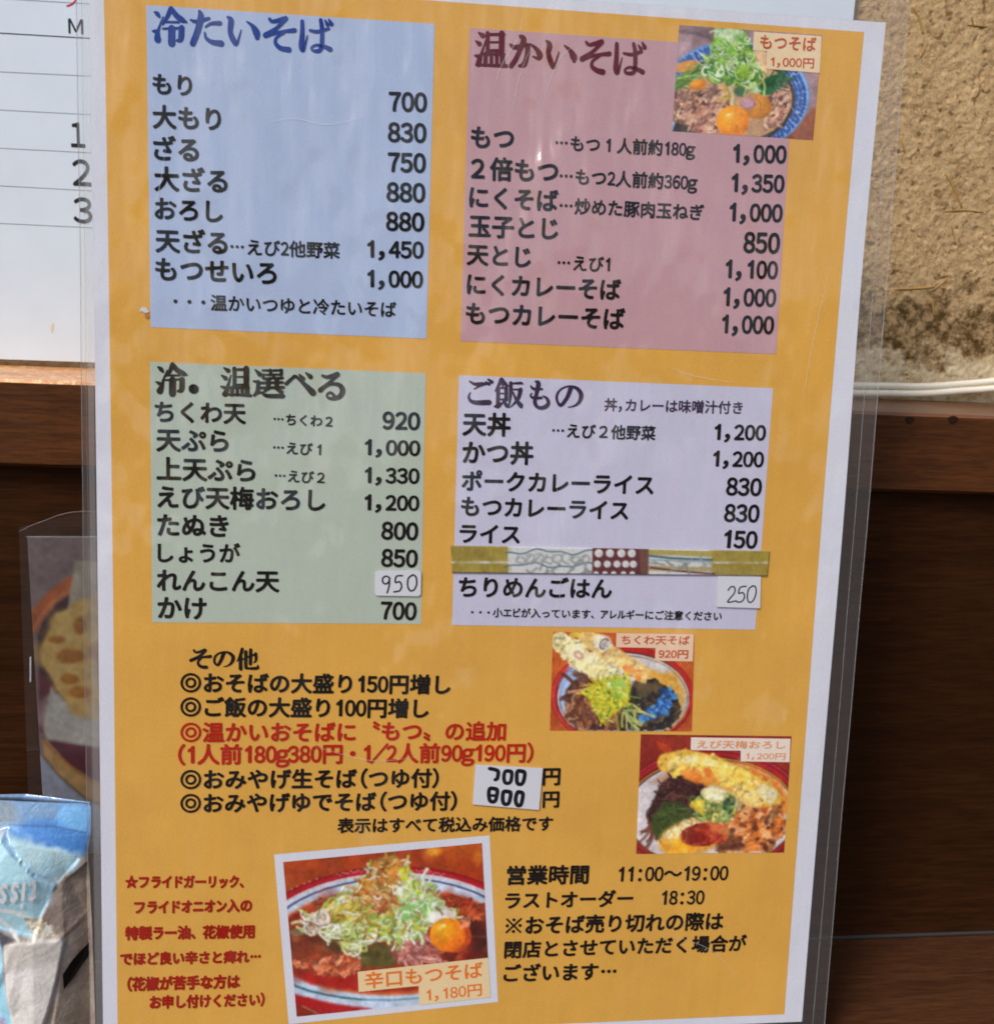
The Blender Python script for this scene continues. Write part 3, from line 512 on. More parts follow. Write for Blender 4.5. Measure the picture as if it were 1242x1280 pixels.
# wooden rail on the wall
def sun_tinted_edge():  # sunlight on the left end is put into the edge colour, fading rightwards
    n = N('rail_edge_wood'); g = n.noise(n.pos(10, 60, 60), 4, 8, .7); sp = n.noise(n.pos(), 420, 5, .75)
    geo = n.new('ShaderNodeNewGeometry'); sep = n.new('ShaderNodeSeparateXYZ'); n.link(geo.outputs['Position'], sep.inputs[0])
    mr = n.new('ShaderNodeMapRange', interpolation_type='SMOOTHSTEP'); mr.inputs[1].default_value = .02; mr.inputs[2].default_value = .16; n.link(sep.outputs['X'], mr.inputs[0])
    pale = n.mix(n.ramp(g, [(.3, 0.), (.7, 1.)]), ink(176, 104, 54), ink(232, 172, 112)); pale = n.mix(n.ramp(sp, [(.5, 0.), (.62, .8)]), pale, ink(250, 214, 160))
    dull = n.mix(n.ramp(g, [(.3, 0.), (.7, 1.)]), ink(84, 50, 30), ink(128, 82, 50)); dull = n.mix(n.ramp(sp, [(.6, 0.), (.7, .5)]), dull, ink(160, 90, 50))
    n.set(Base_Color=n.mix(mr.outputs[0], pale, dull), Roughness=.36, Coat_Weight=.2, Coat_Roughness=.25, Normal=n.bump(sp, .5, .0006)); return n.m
M['rail'] = wood('rail_wood', (66, 37, 17), (104, 60, 28), .5, 'x', 1.0, .03, .14)
M['rail_top'] = sun_tinted_edge()
m = MB(); L = []
xsr = np.linspace(-380, 620, 80)
prof = lambda x: [(YF+1.2, zb2(x)), (YF, zb2(x)+1.2), (YF, zt2(x)-1.0), (YF+.9, zt2(x)-.1), (YW+2, zt2(x)+.3), (YW+2, zb2(x))]
P = [[(x, y+(.18*math.sin(x*.31)+.12*math.sin(x*.83) if 0 < k < 4 else 0), z) for k, (y, z) in enumerate(prof(x))] for x in xsr]
V, F = gridmesh([r+[r[0]] for r in P])
rail = build('wooden_rail', V, F, M['rail'])
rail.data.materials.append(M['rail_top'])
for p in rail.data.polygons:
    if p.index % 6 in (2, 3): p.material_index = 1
tag(rail, 'brown wooden rail along the wall with a top edge painted sunlit gold at the left', 'rail')
for kx in BG['knots']:
    m = MB(); P = []
    for r_ in (0., .5, 1.):
        P.append([(kx[0]+r_*1.7*math.cos(q)*(1+.2*math.sin(3*q)), YF-.2-.03*(1-r_), kx[2]+r_*1.3*math.sin(q)) for q in np.linspace(0, 2*math.pi, 15)])
    m.add(*gridmesh(P)); o = m.out('knot', plain('knot_wood_%d' % int(kx[0]), (44, 27, 15), .7, 1.0, .1)); o.parent = rail

# dark board under the rail
M['board'] = wood('dark_board_wood', (44, 22, 8), (70, 40, 18), .6, 'x', .8, 0, .05)
m = MB(); m.box(-500, 700, YP, YP+14, 0.2, max(zb2(-380), zb2(620))+1.5)
board = m.out('back_board', M['board'])
tag(board, 'dark brown wooden board closing the space below the rail', 'board')
m = MB(); m.tube([(-500, YP-.6, .7), (100, YP-.6, .7), (700, YP-.6, .7)], .7, 10)
bead = m.out('edge_bead', plain('grey_sealant', (62, 60, 58), .85, 1.0, .05), smooth=True)
tag(bead, 'thin grey sealing bead where dark board meets the counter', 'trim strip')

# two white cables lying on the rail
M['cable'] = plain('white_cable', (238, 230, 208), .38, 1.0, .5)
for pts, lab in ((BG['cable_a'], 'upper white cable lying along the wall above the wooden rail'), (BG['cable_b'], 'lower white cable resting on the wooden rail under another')):
    m = MB(); m.tube(smooth_path(pts, 8), 1.2, 14)
    o = m.out('cable', M['cable'], smooth=True)
    tag(o, lab, 'cable', 'white cables on the rail')

# ------------------------------------------------------------------ glyphs
_gl = {}
def glyph(ch):
    if ch in _gl: return _gl[ch]
    cu = bpy.data.curves.new('tmp_text', 'FONT'); cu.body = ch; cu.size = 1; cu.resolution_u = 4
    o = bpy.data.objects.new('tmp_text', cu); COL.objects.link(o)
    dg = bpy.context.evaluated_depsgraph_get(); dg.update()
    me = bpy.data.meshes.new_from_object(o.evaluated_get(dg))
    v = np.array([x.co[:2] for x in me.vertices]) if len(me.vertices) else np.zeros((0, 2))
    f = [tuple(p.vertices) for p in me.polygons]
    bpy.data.objects.remove(o); bpy.data.curves.remove(cu); bpy.data.meshes.remove(me)
    _gl[ch] = (v, f); return _gl[ch]
ONE = (np.array([(.24, .0), (.335, .0), (.335, .76), (.262, .76), (.24, .70), (.105, .60), (.105, .52), (.24, .575)]), [(0, 1, 2, 3, 4, 7), (4, 5, 6, 7)])
def _ring(r0, r1, n=40):
    a = np.linspace(0, 2*math.pi, n, endpoint=False)
    v = [(.5+r*math.cos(t), .38+r*math.sin(t)) for r in (r0, r1) for t in a]
    return v, [(i, (i+1) % n, n+(i+1) % n, n+i) for i in range(n)]
_a, _b = _ring(.385, .43), _ring(.175, .22)
_kv = []; _kf = []
for _s in (1, -1):
    n0 = len(_kv); _kv += [(.5+x, .38+_s*y) for x, y in ((-.36, -.34), (-.34, -.36), (.36, .34), (.34, .36))]; _kf.append((n0, n0+1, n0+2, n0+3))
for _x, _y in ((0, .30), (0, -.30), (.31, 0), (-.31, 0)):
    n0 = len(_kv); _kv += [(.5+_x+.05*math.cos(t), .38+_y+.05*math.sin(t)) for t in np.linspace(0, 2*math.pi, 10, endpoint=False)]; _kf.append(tuple(range(n0, n0+10)))
KOME = (np.array(_kv), _kf)
DOUBLE = (np.array(_a[0]+_b[0]), _a[1]+[tuple(i+80 for i in q) for q in _b[1]])
def layout(text):
    """fullwidth characters advance one em, ASCII half an em, like the menu's fixed pitch gothic"""
    V = []; F = []; x = 0.0
    for ch in text:
        o = ord(ch); adv = 1.0; dx = 0.0; dy = 0
        if ch == '1': v, f = ONE; adv = .5; dx = .03
        elif ch == '１': v, f = ONE; dx = .26
        elif ch == '…': v, f = glyph('・'); v0 = v; v = np.concatenate([(v0-[.5, .38])*.62+[.5+k*.3, .38] for k in (-1, 0, 1)]); n0 = len(v0); f = [tuple(i+k*n0 for i in q) for k in range(3) for q in f]
        elif ch == '・': v, f = glyph('・'); adv = .8; v = (v-[.5, .38])*.9+[.4, .38]
        elif 33 <= o < 127:
            v, f = glyph(chr(o+0xFEE0)); adv = .5
            if ch == '(': v = v-[.48, 0]
            elif ch == ')': v = v-[.02, 0]
            elif ch == ',': v = (v-[v[:, 0].mean(), 0])*1.15+[.2, 0]
            elif ch == ':': v = (v-[v[:, 0].mean(), .0])+[.25, 0]
            elif ch == '/': v = v*[.8, 1]-[.1, 0]; adv = .6
            elif ch == 'g': v = v-[.25, -.02]
            else: v = (v-[.5, 0])*[.80, 1.0]+[.26, 0]
        elif ch == '◎': v, f = DOUBLE
        elif ch == '※': v, f = KOME
        else: v, f = glyph(ch)
        if ch in 'アイウエオカガギクドラリルレッンニビ、' and NARROW[0]: adv = .88; v = v*[.9, 1]
        n = len(V); V += [(a+x+dx, b+dy) for a, b in v]; F += [tuple(i+n for i in q) for q in f]
        x += adv
    return np.array(V), F
NARROW = [False]

def bend(u, v):
    return .45*np.sin(u/52.0+.6)*np.sin(v/88.0+.4)+.25*np.sin(v/41.0+u/160.0)
TH = math.radians(4.0); Z0 = 304*math.cos(TH)
def page(u, v, h=0.0, flat=False):
    """menu page millimetres -> world millimetres; h is the height above the print"""
    wd = -h+(0 if flat else bend(u, v))
    return (u, -math.sin(TH)*v+math.cos(TH)*wd, Z0-math.cos(TH)*v-math.sin(TH)*wd)

def text_mesh(rec, h):
    parent, kind, text, a, b, ih, col, bold = rec; bold *= BOLD.get(kind, 1.5)
    a = np.array(a); b = np.array(b)
    NARROW[0] = any(k in text for k in ('フライド', '特製', '小エビ'))
    v, f = layout(text); NARROW[0] = False
    wd = np.linalg.norm(b-a); ex = (b-a)/wd; ey = np.array([ex[1], -ex[0]])
    x0, x1 = v[:, 0].min()-bold, v[:, 0].max()+bold
    y0, y1 = v[:, 1].min()-bold, v[:, 1].max()+bold
    sx = wd/(x1-x0); sy = ih/(y1-y0) if ih else sx*KY.get(kind, 1.0)
    q = (a+b)/2
    PV = []; PF = []
    dirs = [(0, 0)]+[(math.cos(t), math.sin(t)) for t in np.linspace(0, 2*math.pi, 8, endpoint=False)]
    for k, (dx, dy) in enumerate(dirs):
        n = len(PV)
        for x, y in v:
            px_ = q+ex*((x+dx*bold-(x0+x1)/2)*sx)+ey*((y+dy*bold-(y0+y1)/2)*sy)
            PV.append(page(px_[0], px_[1], h+k*.002))
        PF += [tuple(i+n for i in p) for p in f]
    return PV, PF
KY = {}; BOLD = {'caption_text': 1.2, 'item_price': 1.55, 'item_note': 1.35}

HW = [1.0]
def stroke_poly(pts, nseg=7):
    P = smooth_path(pts, nseg); V = []; F = []
    for i, p in enumerate(P):
        t = P[min(i+1, len(P)-1)][:2]-P[max(i-1, 0)][:2]; t = t/(np.linalg.norm(t)+1e-9); p = p*[1, 1, HW[0]]; nn = np.array([-t[1], t[0]])
        V += [p[:2]+nn*p[2]/2, p[:2]-nn*p[2]/2]
    F = [(2*i, 2*i+1, 2*i+3, 2*i+2) for i in range(len(P)-1)]
    return V, F, P
def stroke_mesh(strokes, h, cap=True):
    PV = []; PF = []
    for k, s in enumerate(strokes):
        V, F, P = stroke_poly(s); n = len(PV); hh = h+.002*k
        PV += [page(a[0], a[1], hh) for a in V]; PF += [tuple(i+n for i in f) for f in F]
        for e in (P[0], P[-1]):
            r = e[2]*HW[0]/2
            if r > .12:
                n = len(PV); r *= .97
                PV += [page(e[0]+r*math.cos(q), e[1]+r*math.sin(q), hh+.001) for q in np.linspace(0, 2*math.pi, 12, endpoint=False)]
                PF.append(tuple(range(n, n+12)))
    return PV, PF

def quad_grid(q, h, step=5.0):
    q = np.array(q, float)
    na = max(2, int(np.linalg.norm(q[1]-q[0])/step)+1); nb = max(2, int(np.linalg.norm(q[3]-q[0])/step)+1)
    P = []
    for t in np.linspace(0, 1, nb):
        l = q[0]+(q[3]-q[0])*t; r = q[1]+(q[2]-q[1])*t
        P.append([page(*(l+(r-l)*s), h) for s in np.linspace(0, 1, na)])
    return gridmesh(P)
def edge_grid(E, h, step=5.0):
    top = [E[0], E[1]]; right = [E[1], E[2], E[3], E[4], E[5]]; left = [E[0], E[9], E[8], E[7], E[6]]
    L = smooth_path(left, 16); R = smooth_path(right, 16); P = []
    for l, r in zip(L, R):
        P.append([page(*(l+(r-l)*s), h) for s in np.linspace(0, 1, 44)])
    return gridmesh(P)

# ------------------------------------------------------------------ a small painter for the printed pictures
class Paint:
    def __init__(s, corners, k, seed, res=1.0):
        c = np.array(corners, float); s.k = k; s.seed = seed*50; s.r = np.random.default_rng(seed)
        s.x0, s.y0 = c.min(0); s.x1, s.y1 = c.max(0)
        s.W = int((s.x1-s.x0)/k)+2; s.H = int((s.y1-s.y0)/k)+2
        s.a = np.zeros((s.H, s.W, 3)); s.corners = c
        s.X, s.Y = np.meshgrid(s.x0+np.arange(s.W)*k, s.y0+np.arange(s.H)*k)
    def fill(s, c): s.a[:] = c
    def _win(s, x0, x1, y0, y1):
        i0 = max(0, int((x0-s.x0)/s.k)-1); i1 = min(s.W, int((x1-s.x0)/s.k)+3)
        j0 = max(0, int((y0-s.y0)/s.k)-1); j1 = min(s.H, int((y1-s.y0)/s.k)+3)
        return slice(j0, j1), slice(i0, i1)
    def _put(s, w, m, c, al=1.0):
        m = np.clip(m, 0, 1)[..., None]*al; s.a[w] = s.a[w]*(1-m)+np.array(c, float)*m
    def ell(s, cx, cy, rx, ry, c, rot=0, soft=None, al=1.0, c2=None, hl=(-.3, -.35)):
        R = max(rx, ry)+8; w = s._win(cx-R, cx+R, cy-R, cy+R); X = s.X[w]-cx; Y = s.Y[w]-cy
        if X.size == 0: return
        t = math.radians(rot); x = X*math.cos(t)+Y*math.sin(t); y = -X*math.sin(t)+Y*math.cos(t)
        d = np.sqrt((x/rx)**2+(y/ry)**2); sf = soft if soft else s.k*.8/min(rx, ry)
        m = (1-d)/sf+.5
        if c2 is not None:
            g = np.clip(np.sqrt((x/rx-hl[0])**2+(y/ry-hl[1])**2)/1.3, 0, 1)[..., None]
            cc = np.array(c, float)*(1-g)+np.array(c2, float)*g
            mm = np.clip(m, 0, 1)[..., None]*al; s.a[w] = s.a[w]*(1-mm)+cc*mm
        else: s._put(w, m, c, al)
    def ring(s, cx, cy, rx, ry, th, c, rot=0, al=1.0, arc=None):
        R = max(rx, ry)+20; w = s._win(cx-R, cx+R, cy-R, cy+R); X = s.X[w]-cx; Y = s.Y[w]-cy
        if X.size == 0: return
        t = math.radians(rot); x = X*math.cos(t)+Y*math.sin(t); y = -X*math.sin(t)+Y*math.cos(t)
        d = np.abs(np.sqrt((x/rx)**2+(y/ry)**2)-1)*min(rx, ry)
        m = (th/2-d)/s.k+.5
        if arc is not None:
            an = np.degrees(np.arctan2(y, x)) % 360; m = np.where(((an-arc[0]) % 360) < ((arc[1]-arc[0]) % 360), m, 0)
        s._put(w, m, c, al)
    def inside(s, P, X, Y):
        P = np.array(P, float); r = np.zeros(X.shape, bool); j = len(P)-1
        for i in range(len(P)):
            xi, yi = P[i]; xj, yj = P[j]
            if yi != yj: r ^= ((yi > Y) != (yj > Y)) & (X < (xj-xi)*(Y-yi)/(yj-yi)+xi)
            j = i
        return r
    def poly(s, P, c, soft=1.0, al=1.0):
        P = np.array(P, float); w = s._win(P[:, 0].min()-9, P[:, 0].max()+9, P[:, 1].min()-9, P[:, 1].max()+9)
        X, Y = s.X[w], s.Y[w]
        if X.size == 0: return
        d = np.full(X.shape, 1e9)
        for i in range(len(P)):
            d = np.minimum(d, s.seg(P[i-1], P[i], X, Y))
        sd = np.where(s.inside(P, X, Y), d, -d); s._put(w, sd/(s.k*soft)+.5, c, al)
    def seg(s, a, b, X, Y):
        dx, dy = b[0]-a[0], b[1]-a[1]; L = dx*dx+dy*dy+1e-9
        t = np.clip(((X-a[0])*dx+(Y-a[1])*dy)/L, 0, 1)
        return np.hypot(X-a[0]-t*dx, Y-a[1]-t*dy)
    def stroke(s, P, wd, c, al=1.0, soft=1.0):
        P = np.array(P, float); w = s._win(P[:, 0].min()-wd, P[:, 0].max()+wd, P[:, 1].min()-wd, P[:, 1].max()+wd)
        X, Y = s.X[w], s.Y[w]
        if X.size == 0: return
        d = np.full(X.shape, 1e9)
        for i in range(len(P)-1): d = np.minimum(d, s.seg(P[i], P[i+1], X, Y))
        s._put(w, (wd/2-d)/(s.k*soft)+.5, c, al)
    def pts(s, P, n):
        P = np.array(P, float); out = []
        while len(out) < n:
            p = P.min(0)+s.r.random(2)*(P.max(0)-P.min(0))
            if s.inside(P, np.array([p[0]]), np.array([p[1]]))[0]: out.append(p)
        return out
    def blobs(s, P, n, lo, hi, cols, jit=14, soft=.5, al=.9, asp=(.5, 1.)):
        for p in s.pts(P, n):
            r = lo+(hi-lo)*s.r.random()**1.6; c = np.array(cols[s.r.integers(len(cols))], float)+s.r.normal(0, jit)+s.r.normal(0, jit*.3, 3)
            s.ell(p[0], p[1], r, r*(asp[0]+(asp[1]-asp[0])*s.r.random()), c, s.r.random()*180, soft, al)
    def fbm(s, w, sc, seed=0):
        return fbm(s.X[w]+1000, s.Y[w]+1000, s.seed+seed, [(sc, .6), (sc*.5, .35), (sc*.25, .2)])
    def chunks(s, P, n, lo, hi, cols, jit=10, spec=.3, base=.84, even=.25):
        """a heap of lumps: bumps of random size make a height field that is lit from the upper left, as in a food photograph"""
        P = np.array(P, float); w = s._win(P[:, 0].min()-hi, P[:, 0].max()+hi, P[:, 1].min()-hi, P[:, 1].max()+hi)
        X, Y = s.X[w], s.Y[w]
        if X.size == 0: return
        wx = X+s.fbm(w, hi*1.1, 1)*hi*.55; wy = Y+s.fbm(w, hi*1.1, 2)*hi*.55
        H = np.full(X.shape, -.4*hi); C = np.zeros(X.shape+(3,)); C[:] = np.mean(np.array(cols, float), 0)*base
        for p in s.pts(P, n):
            r = lo+(hi-lo)*s.r.random()**1.7; a = s.r.random()*3.14; e = .55+.45*s.r.random()
            dx, dy = wx-p[0], wy-p[1]; u = (dx*math.cos(a)+dy*math.sin(a))/r; v = (-dx*math.sin(a)+dy*math.cos(a))/(r*e)
            d = u*u+v*v; h = np.where(d < 1, r*.8*np.sqrt(np.clip(1-d, 0, 1))+s.r.random()*hi*.5, -1e9)
            m = h > H; H = np.where(m, h, H); c = np.array(cols[s.r.integers(len(cols))], float)+s.r.normal(0, jit)
            C[m] = c*(1-even)+np.mean(np.array(cols, float), 0)*even
        H = H+s.fbm(w, lo*.9, 3)*lo*.35; Hs = H.copy()
        for A in (H, C):
            for _ in range(2):
                A[1:-1, 1:-1] = (A[:-2, 1:-1]+A[2:, 1:-1]+A[1:-1, :-2]+A[1:-1, 2:]+2*A[1:-1, 1:-1])/6
        gy, gx = np.gradient(H, s.k); kg = .55 if even < .3 else .26; gx, gy = np.clip(gx*kg, -.9, .9), np.clip(gy*kg, -.9, .9); nz = 1/np.sqrt(1+gx*gx+gy*gy)
        sh = np.clip((-.45*-gx*-1-.6*-gy*-1+.8)*nz, 0, 1.3)
        low = np.clip((H-H.mean())/(hi*.9), -1, 1)
        f = .60+.44*sh+.07*low
        out = C*f[..., None]; hl = np.clip(sh-.98, 0, 1)*spec*4; out = out+(255-out)*hl[..., None]
        d = np.full(X.shape, 1e9)
        for i in range(len(P)): d = np.minimum(d, s.seg(P[i-1], P[i], X, Y))
        sd = np.where(s.inside(P, X, Y), d, -d)+s.fbm(w, hi*.8, 4)*hi*.5+lo*.3
        s._put(w, sd/(s.k*2)+.5, np.clip(out, 0, 255), .97)
    def finish(s, warp=1.3, lum=.09, it=1, grain=3.0):
        """lens and print: nothing stays perfectly smooth or perfectly sharp"""
        w = (slice(0, s.H), slice(0, s.W))
        ox = s.fbm(w, 40, 11)*warp; oy = s.fbm(w, 40, 12)*warp
        s.a = s.sample(np.clip(s.X+ox, s.x0, s.x1), np.clip(s.Y+oy, s.y0, s.y1))
        f = 1+lum*(s.fbm(w, 60, 13)*.8+s.fbm(w, 16, 14)*.7)
        s.a = np.clip(s.a*f[..., None], 0, 255); s.grain(grain); s.blur(it)
    def strands(s, P, n, ln, wd, cols, curl=.5, jit=12, ang=None, al=.9):
        for p in s.pts(P, n):
            t = s.r.random()*6.28 if ang is None else math.radians(ang)+s.r.normal(0, .45)
            L = ln*(.5+s.r.random()); q = [p]; cu = s.r.normal(0, curl)
            for _ in range(6):
                t += cu*.5; p = p+np.array([math.cos(t), math.sin(t)])*L/6; q.append(p)
            c = np.array(cols[s.r.integers(len(cols))], float)+s.r.normal(0, jit)
            w_ = wd*(.6+.7*s.r.random())
            s.stroke(np.array(q)+[w_*.2, w_*.35], w_, c*.6, .35, 1.6); s.stroke(q, w_, c, al, 1.2)
    def rings(s, P, n, lo, hi, cols, th=.4, jit=12):
        for p in s.pts(P, n):
            r = lo+(hi-lo)*s.r.random(); c = np.array(cols[s.r.integers(len(cols))], float)+s.r.normal(0, jit)
            s.ring(p[0]+2, p[1]+4, r, r*(.5+.4*s.r.random()), r*th, c*.5, s.r.random()*180, .5)
            s.ring(p[0], p[1], r, r*(.45+.45*s.r.random()), r*th, c, s.r.random()*180, .92)
    def grain(s, amt):
        g = s.r.normal(0, amt, s.a.shape[:2]); b = (g+np.roll(g, 1, 0)+np.roll(g, 1, 1)+np.roll(g, -1, 0)+np.roll(g, -1, 1))/2.2
        s.a = s.a+b[..., None]
    def blur(s, it=1):
        for _ in range(it):
            p = np.pad(s.a, ((1, 1), (1, 1), (0, 0)), 'edge')
            s.a = (p[:-2, 1:-1]+p[2:, 1:-1]+p[1:-1, :-2]+p[1:-1, 2:]+2*p[1:-1, 1:-1])/6
    def sample(s, x, y):
        fx = np.clip((x-s.x0)/s.k, 0, s.W-1.001); fy = np.clip((y-s.y0)/s.k, 0, s.H-1.001)
        i = fx.astype(int); j = fy.astype(int); a = (fx-i)[..., None]; b = (fy-j)[..., None]
        return s.a[j, i]*(1-a)*(1-b)+s.a[j, i+1]*a*(1-b)+s.a[j+1, i]*(1-a)*b+s.a[j+1, i+1]*a*b
    def linear(s, x, y, k):
        c = np.clip(s.sample(x, y), 0, 255)/255
        return np.minimum(np.where(c <= .04045, c/12.92, ((c+.055)/1.055)**2.4)*k, .9)

def hom(src, dst):
    A = []
    for (x, y), (u, v) in zip(src, dst):
        A.append([x, y, 1, 0, 0, 0, -u*x, -u*y, -u]); A.append([0, 0, 0, x, y, 1, -v*x, -v*y, -v])
    return np.linalg.svd(np.array(A, float))[2][-1].reshape(3, 3)
def picture_mesh(paint, q, h, nx, ny, k=.98):
    q = np.array(q, float); s, t = np.meshgrid(np.linspace(0, 1, nx), np.linspace(0, 1, ny))
    st = [(0, 0), (1, 0), (1, 1), (0, 1)]
    def ap(Hm, a, b):
        w_ = Hm[2, 0]*a+Hm[2, 1]*b+Hm[2, 2]; return (Hm[0, 0]*a+Hm[0, 1]*b+Hm[0, 2])/w_, (Hm[1, 0]*a+Hm[1, 1]*b+Hm[1, 2])/w_
    u, v = ap(hom(st, q), s, t); cx, cy = ap(hom(st, paint.corners), s, t)
    V = np.stack(page(u, v, h), -1).reshape(-1, 3)
    i = np.arange(nx*ny).reshape(ny, nx)
    F = np.stack([i[:-1, :-1], i[:-1, 1:], i[1:, 1:], i[1:, :-1]], -1).reshape(-1, 4).tolist()
    return V, F, paint.linear(cx, cy, k).reshape(-1, 3)

def pic_blue_bowl():
    p = Paint(PICCOORD['pic0'], 5.0, 1); g = lambda *a: a
    p.fill((158, 126, 132)); p.blobs([(0, 0), (700, 60), (400, 200), (0, 260)], 26, 40, 130, [(120, 98, 104), (176, 144, 150), (140, 112, 118)], 8, .9, .5)
    p.stroke([(-20, 60), (180, 90), (330, 140)], 26, (96, 78, 88), .7, 4)
    p.poly([(1120, 800), (1230, 700), (1230, 1010), (900, 1010)], (150, 84, 54), 6); p.blobs([(1120, 800), (1230, 700), (1230, 1010), (900, 1010)], 14, 20, 60, [(164, 92, 54), (130, 70, 52)], 8, .9, .6)
    p.ell(500, 640, 655, 492, (104, 146, 204), -3); p.ell(500, 640, 640, 470, (150, 186, 226), -3); p.ell(500, 640, 628, 462, (108, 146, 204), -3)
    p.ell(500, 648, 604, 440, (150, 178, 214), -3)
    r = np.random.default_rng(3)
    for a in np.arange(180, 420, 4.2):
        for rr in (.955, .90, .845):
            t = math.radians(a+rr*30+r.normal(0, .8)); x = 500+640*rr*math.cos(t); y = 640+470*rr*math.sin(t)
            p.ell(x, y, 20, 15, (38, 74, 150), r.random()*90, .5, .85)
    p.ell(490, 665, 540, 385, (72, 62, 52), -3); p.ell(480, 672, 520, 360, (192, 150, 110), -3)
    p.poly([(0, 850), (60, 850), (180, 945), (-30, 940)], (56, 50, 44), 2); p.stroke([(70, 850), (180, 930), (260, 955)], 14, (206, 160, 84), .9)
    p.stroke([(770, 960), (900, 870), (985, 740)], 12, (196, 150, 90), .8); p.stroke([(800, 985), (930, 880), (1010, 720)], 22, (52, 46, 40), .9)
    meat = [(216, 168, 138), (190, 132, 106), (226, 186, 156), (200, 148, 122), (160, 104, 84)]
    L = [(0, 610), (260, 560), (460, 600), (480, 930), (200, 950), (0, 840)]
    p.poly(L, (120, 78, 62), 3); p.chunks(L, 100, 20, 62, meat, 8, .35, .8); p.blobs(L, 40, 8, 20, [(82, 48, 44), (96, 58, 48), (236, 206, 180)], 8, .6, .8)
    Rr = [(780, 650), (960, 500), (985, 700), (900, 880), (760, 930)]
    p.poly(Rr, (150, 100, 80), 3); p.chunks(Rr, 80, 12, 36, meat, 10); p.blobs(Rr, 18, 8, 20, [(82, 48, 44)], 8, .6, .8)
    p.poly([(680, 220), (790, 250), (780, 470), (690, 480)], (222, 184, 140), 2); p.blobs([(690, 250), (780, 270), (770, 400), (690, 400)], 16, 10, 30, [(210, 160, 120), (236, 200, 160), (200, 180, 100)], 8, .8, .7)
    p.ell(90, 372, 125, 46, (222, 152, 66), -14, .2, 1, (190, 130, 70)); p.poly([(-20, 470), (190, 385), (225, 405), (120, 520), (-20, 600)], (104, 142, 56), 2)
    p.strands([(0, 480), (180, 400), (110, 500), (0, 580)], 30, 120, 16, [(122, 164, 72), (80, 120, 42), (150, 186, 104)], .1, 8, -22)
    p.ell(190, 530, 74, 44, (240, 160, 40), -10, .25, 1, (206, 120, 26))
    p.poly([(700, 560), (780, 470), (930, 415), (945, 500), (830, 615), (740, 625)], (36, 92, 52), 2); p.strands([(720, 560), (900, 450), (930, 500), (800, 600)], 22, 120, 14, [(48, 112, 66), (26, 70, 42)], .05, 6, -25)
    p.ell(700, 720, 130, 108, (220, 152, 50), 12, .12, 1, (184, 116, 34)); p.ell(628, 690, 66, 60, (204, 152, 146), 0, .3, 1, (164, 112, 112)); p.ell(622, 695, 40, 36, (196, 156, 176), 0, .6, .8)
    p.stroke([(690, 640), (740, 700), (720, 760)], 10, (150, 88, 50), .7)
    G = [(350, 60), (470, 40), (590, 70), (650, 200), (690, 330), (740, 480), (690, 580), (600, 545), (500, 520), (330, 500), (220, 420), (250, 300), (320, 250), (335, 150)]
    p.poly(G, (112, 160, 74), 4); gc = [(126, 178, 60), (164, 202, 92), (188, 214, 150), (88, 146, 54), (206, 224, 186), (146, 190, 70), (62, 118, 58)]
    p.blobs(G, 150, 12, 40, gc, 12, .7, .8); p.rings(G, 150, 12, 34, gc, .5, 14); p.strands(G, 70, 70, 12, [(200, 222, 176), (170, 206, 120), (96, 150, 60), (220, 232, 206)], .4, 10)
    p.blobs([(360, 60), (480, 50), (590, 90), (560, 130), (370, 130)], 24, 16, 40, [(206, 220, 190), (190, 210, 170)], 8, .8, .6)
    for q in ([(370, 160), 52, (118, 176, 44)], [(480, 250), 46, (128, 184, 60)], [(400, 320), 50, (122, 172, 54)], [(580, 420), 66, (140, 180, 40)], [(540, 130), 40, (110, 170, 60)]):
        p.ell(q[0][0], q[0][1], q[1], q[1]*.8, q[2], 20, .5, .65)
    p.ell(560, 590, 60, 44, (60, 104, 62), 0, .4, .9); p.stroke([(470, 560), (490, 620), (485, 700)], 30, (222, 214, 160), .95, 2); p.stroke([(480, 560), (492, 620), (490, 690)], 10, (190, 180, 110), .6)
    p.stroke([(590, 620), (610, 560), (660, 520)], 14, (196, 204, 110), .9); p.stroke([(760, 620), (768, 540), (745, 480)], 18, (176, 196, 110), .9); p.stroke([(420, 560), (460, 640), (380, 660)], 40, (206, 180, 70), .6, 3)
    p.ell(490, 850, 138, 138, (250, 178, 40), 0, .06, 1, (224, 126, 22)); p.ell(470, 800, 40, 26, (255, 206, 90), -20, .9, .6); p.ell(455, 790, 16, 10, (255, 244, 206), -20, .7, .85)
    p.finish(); return p
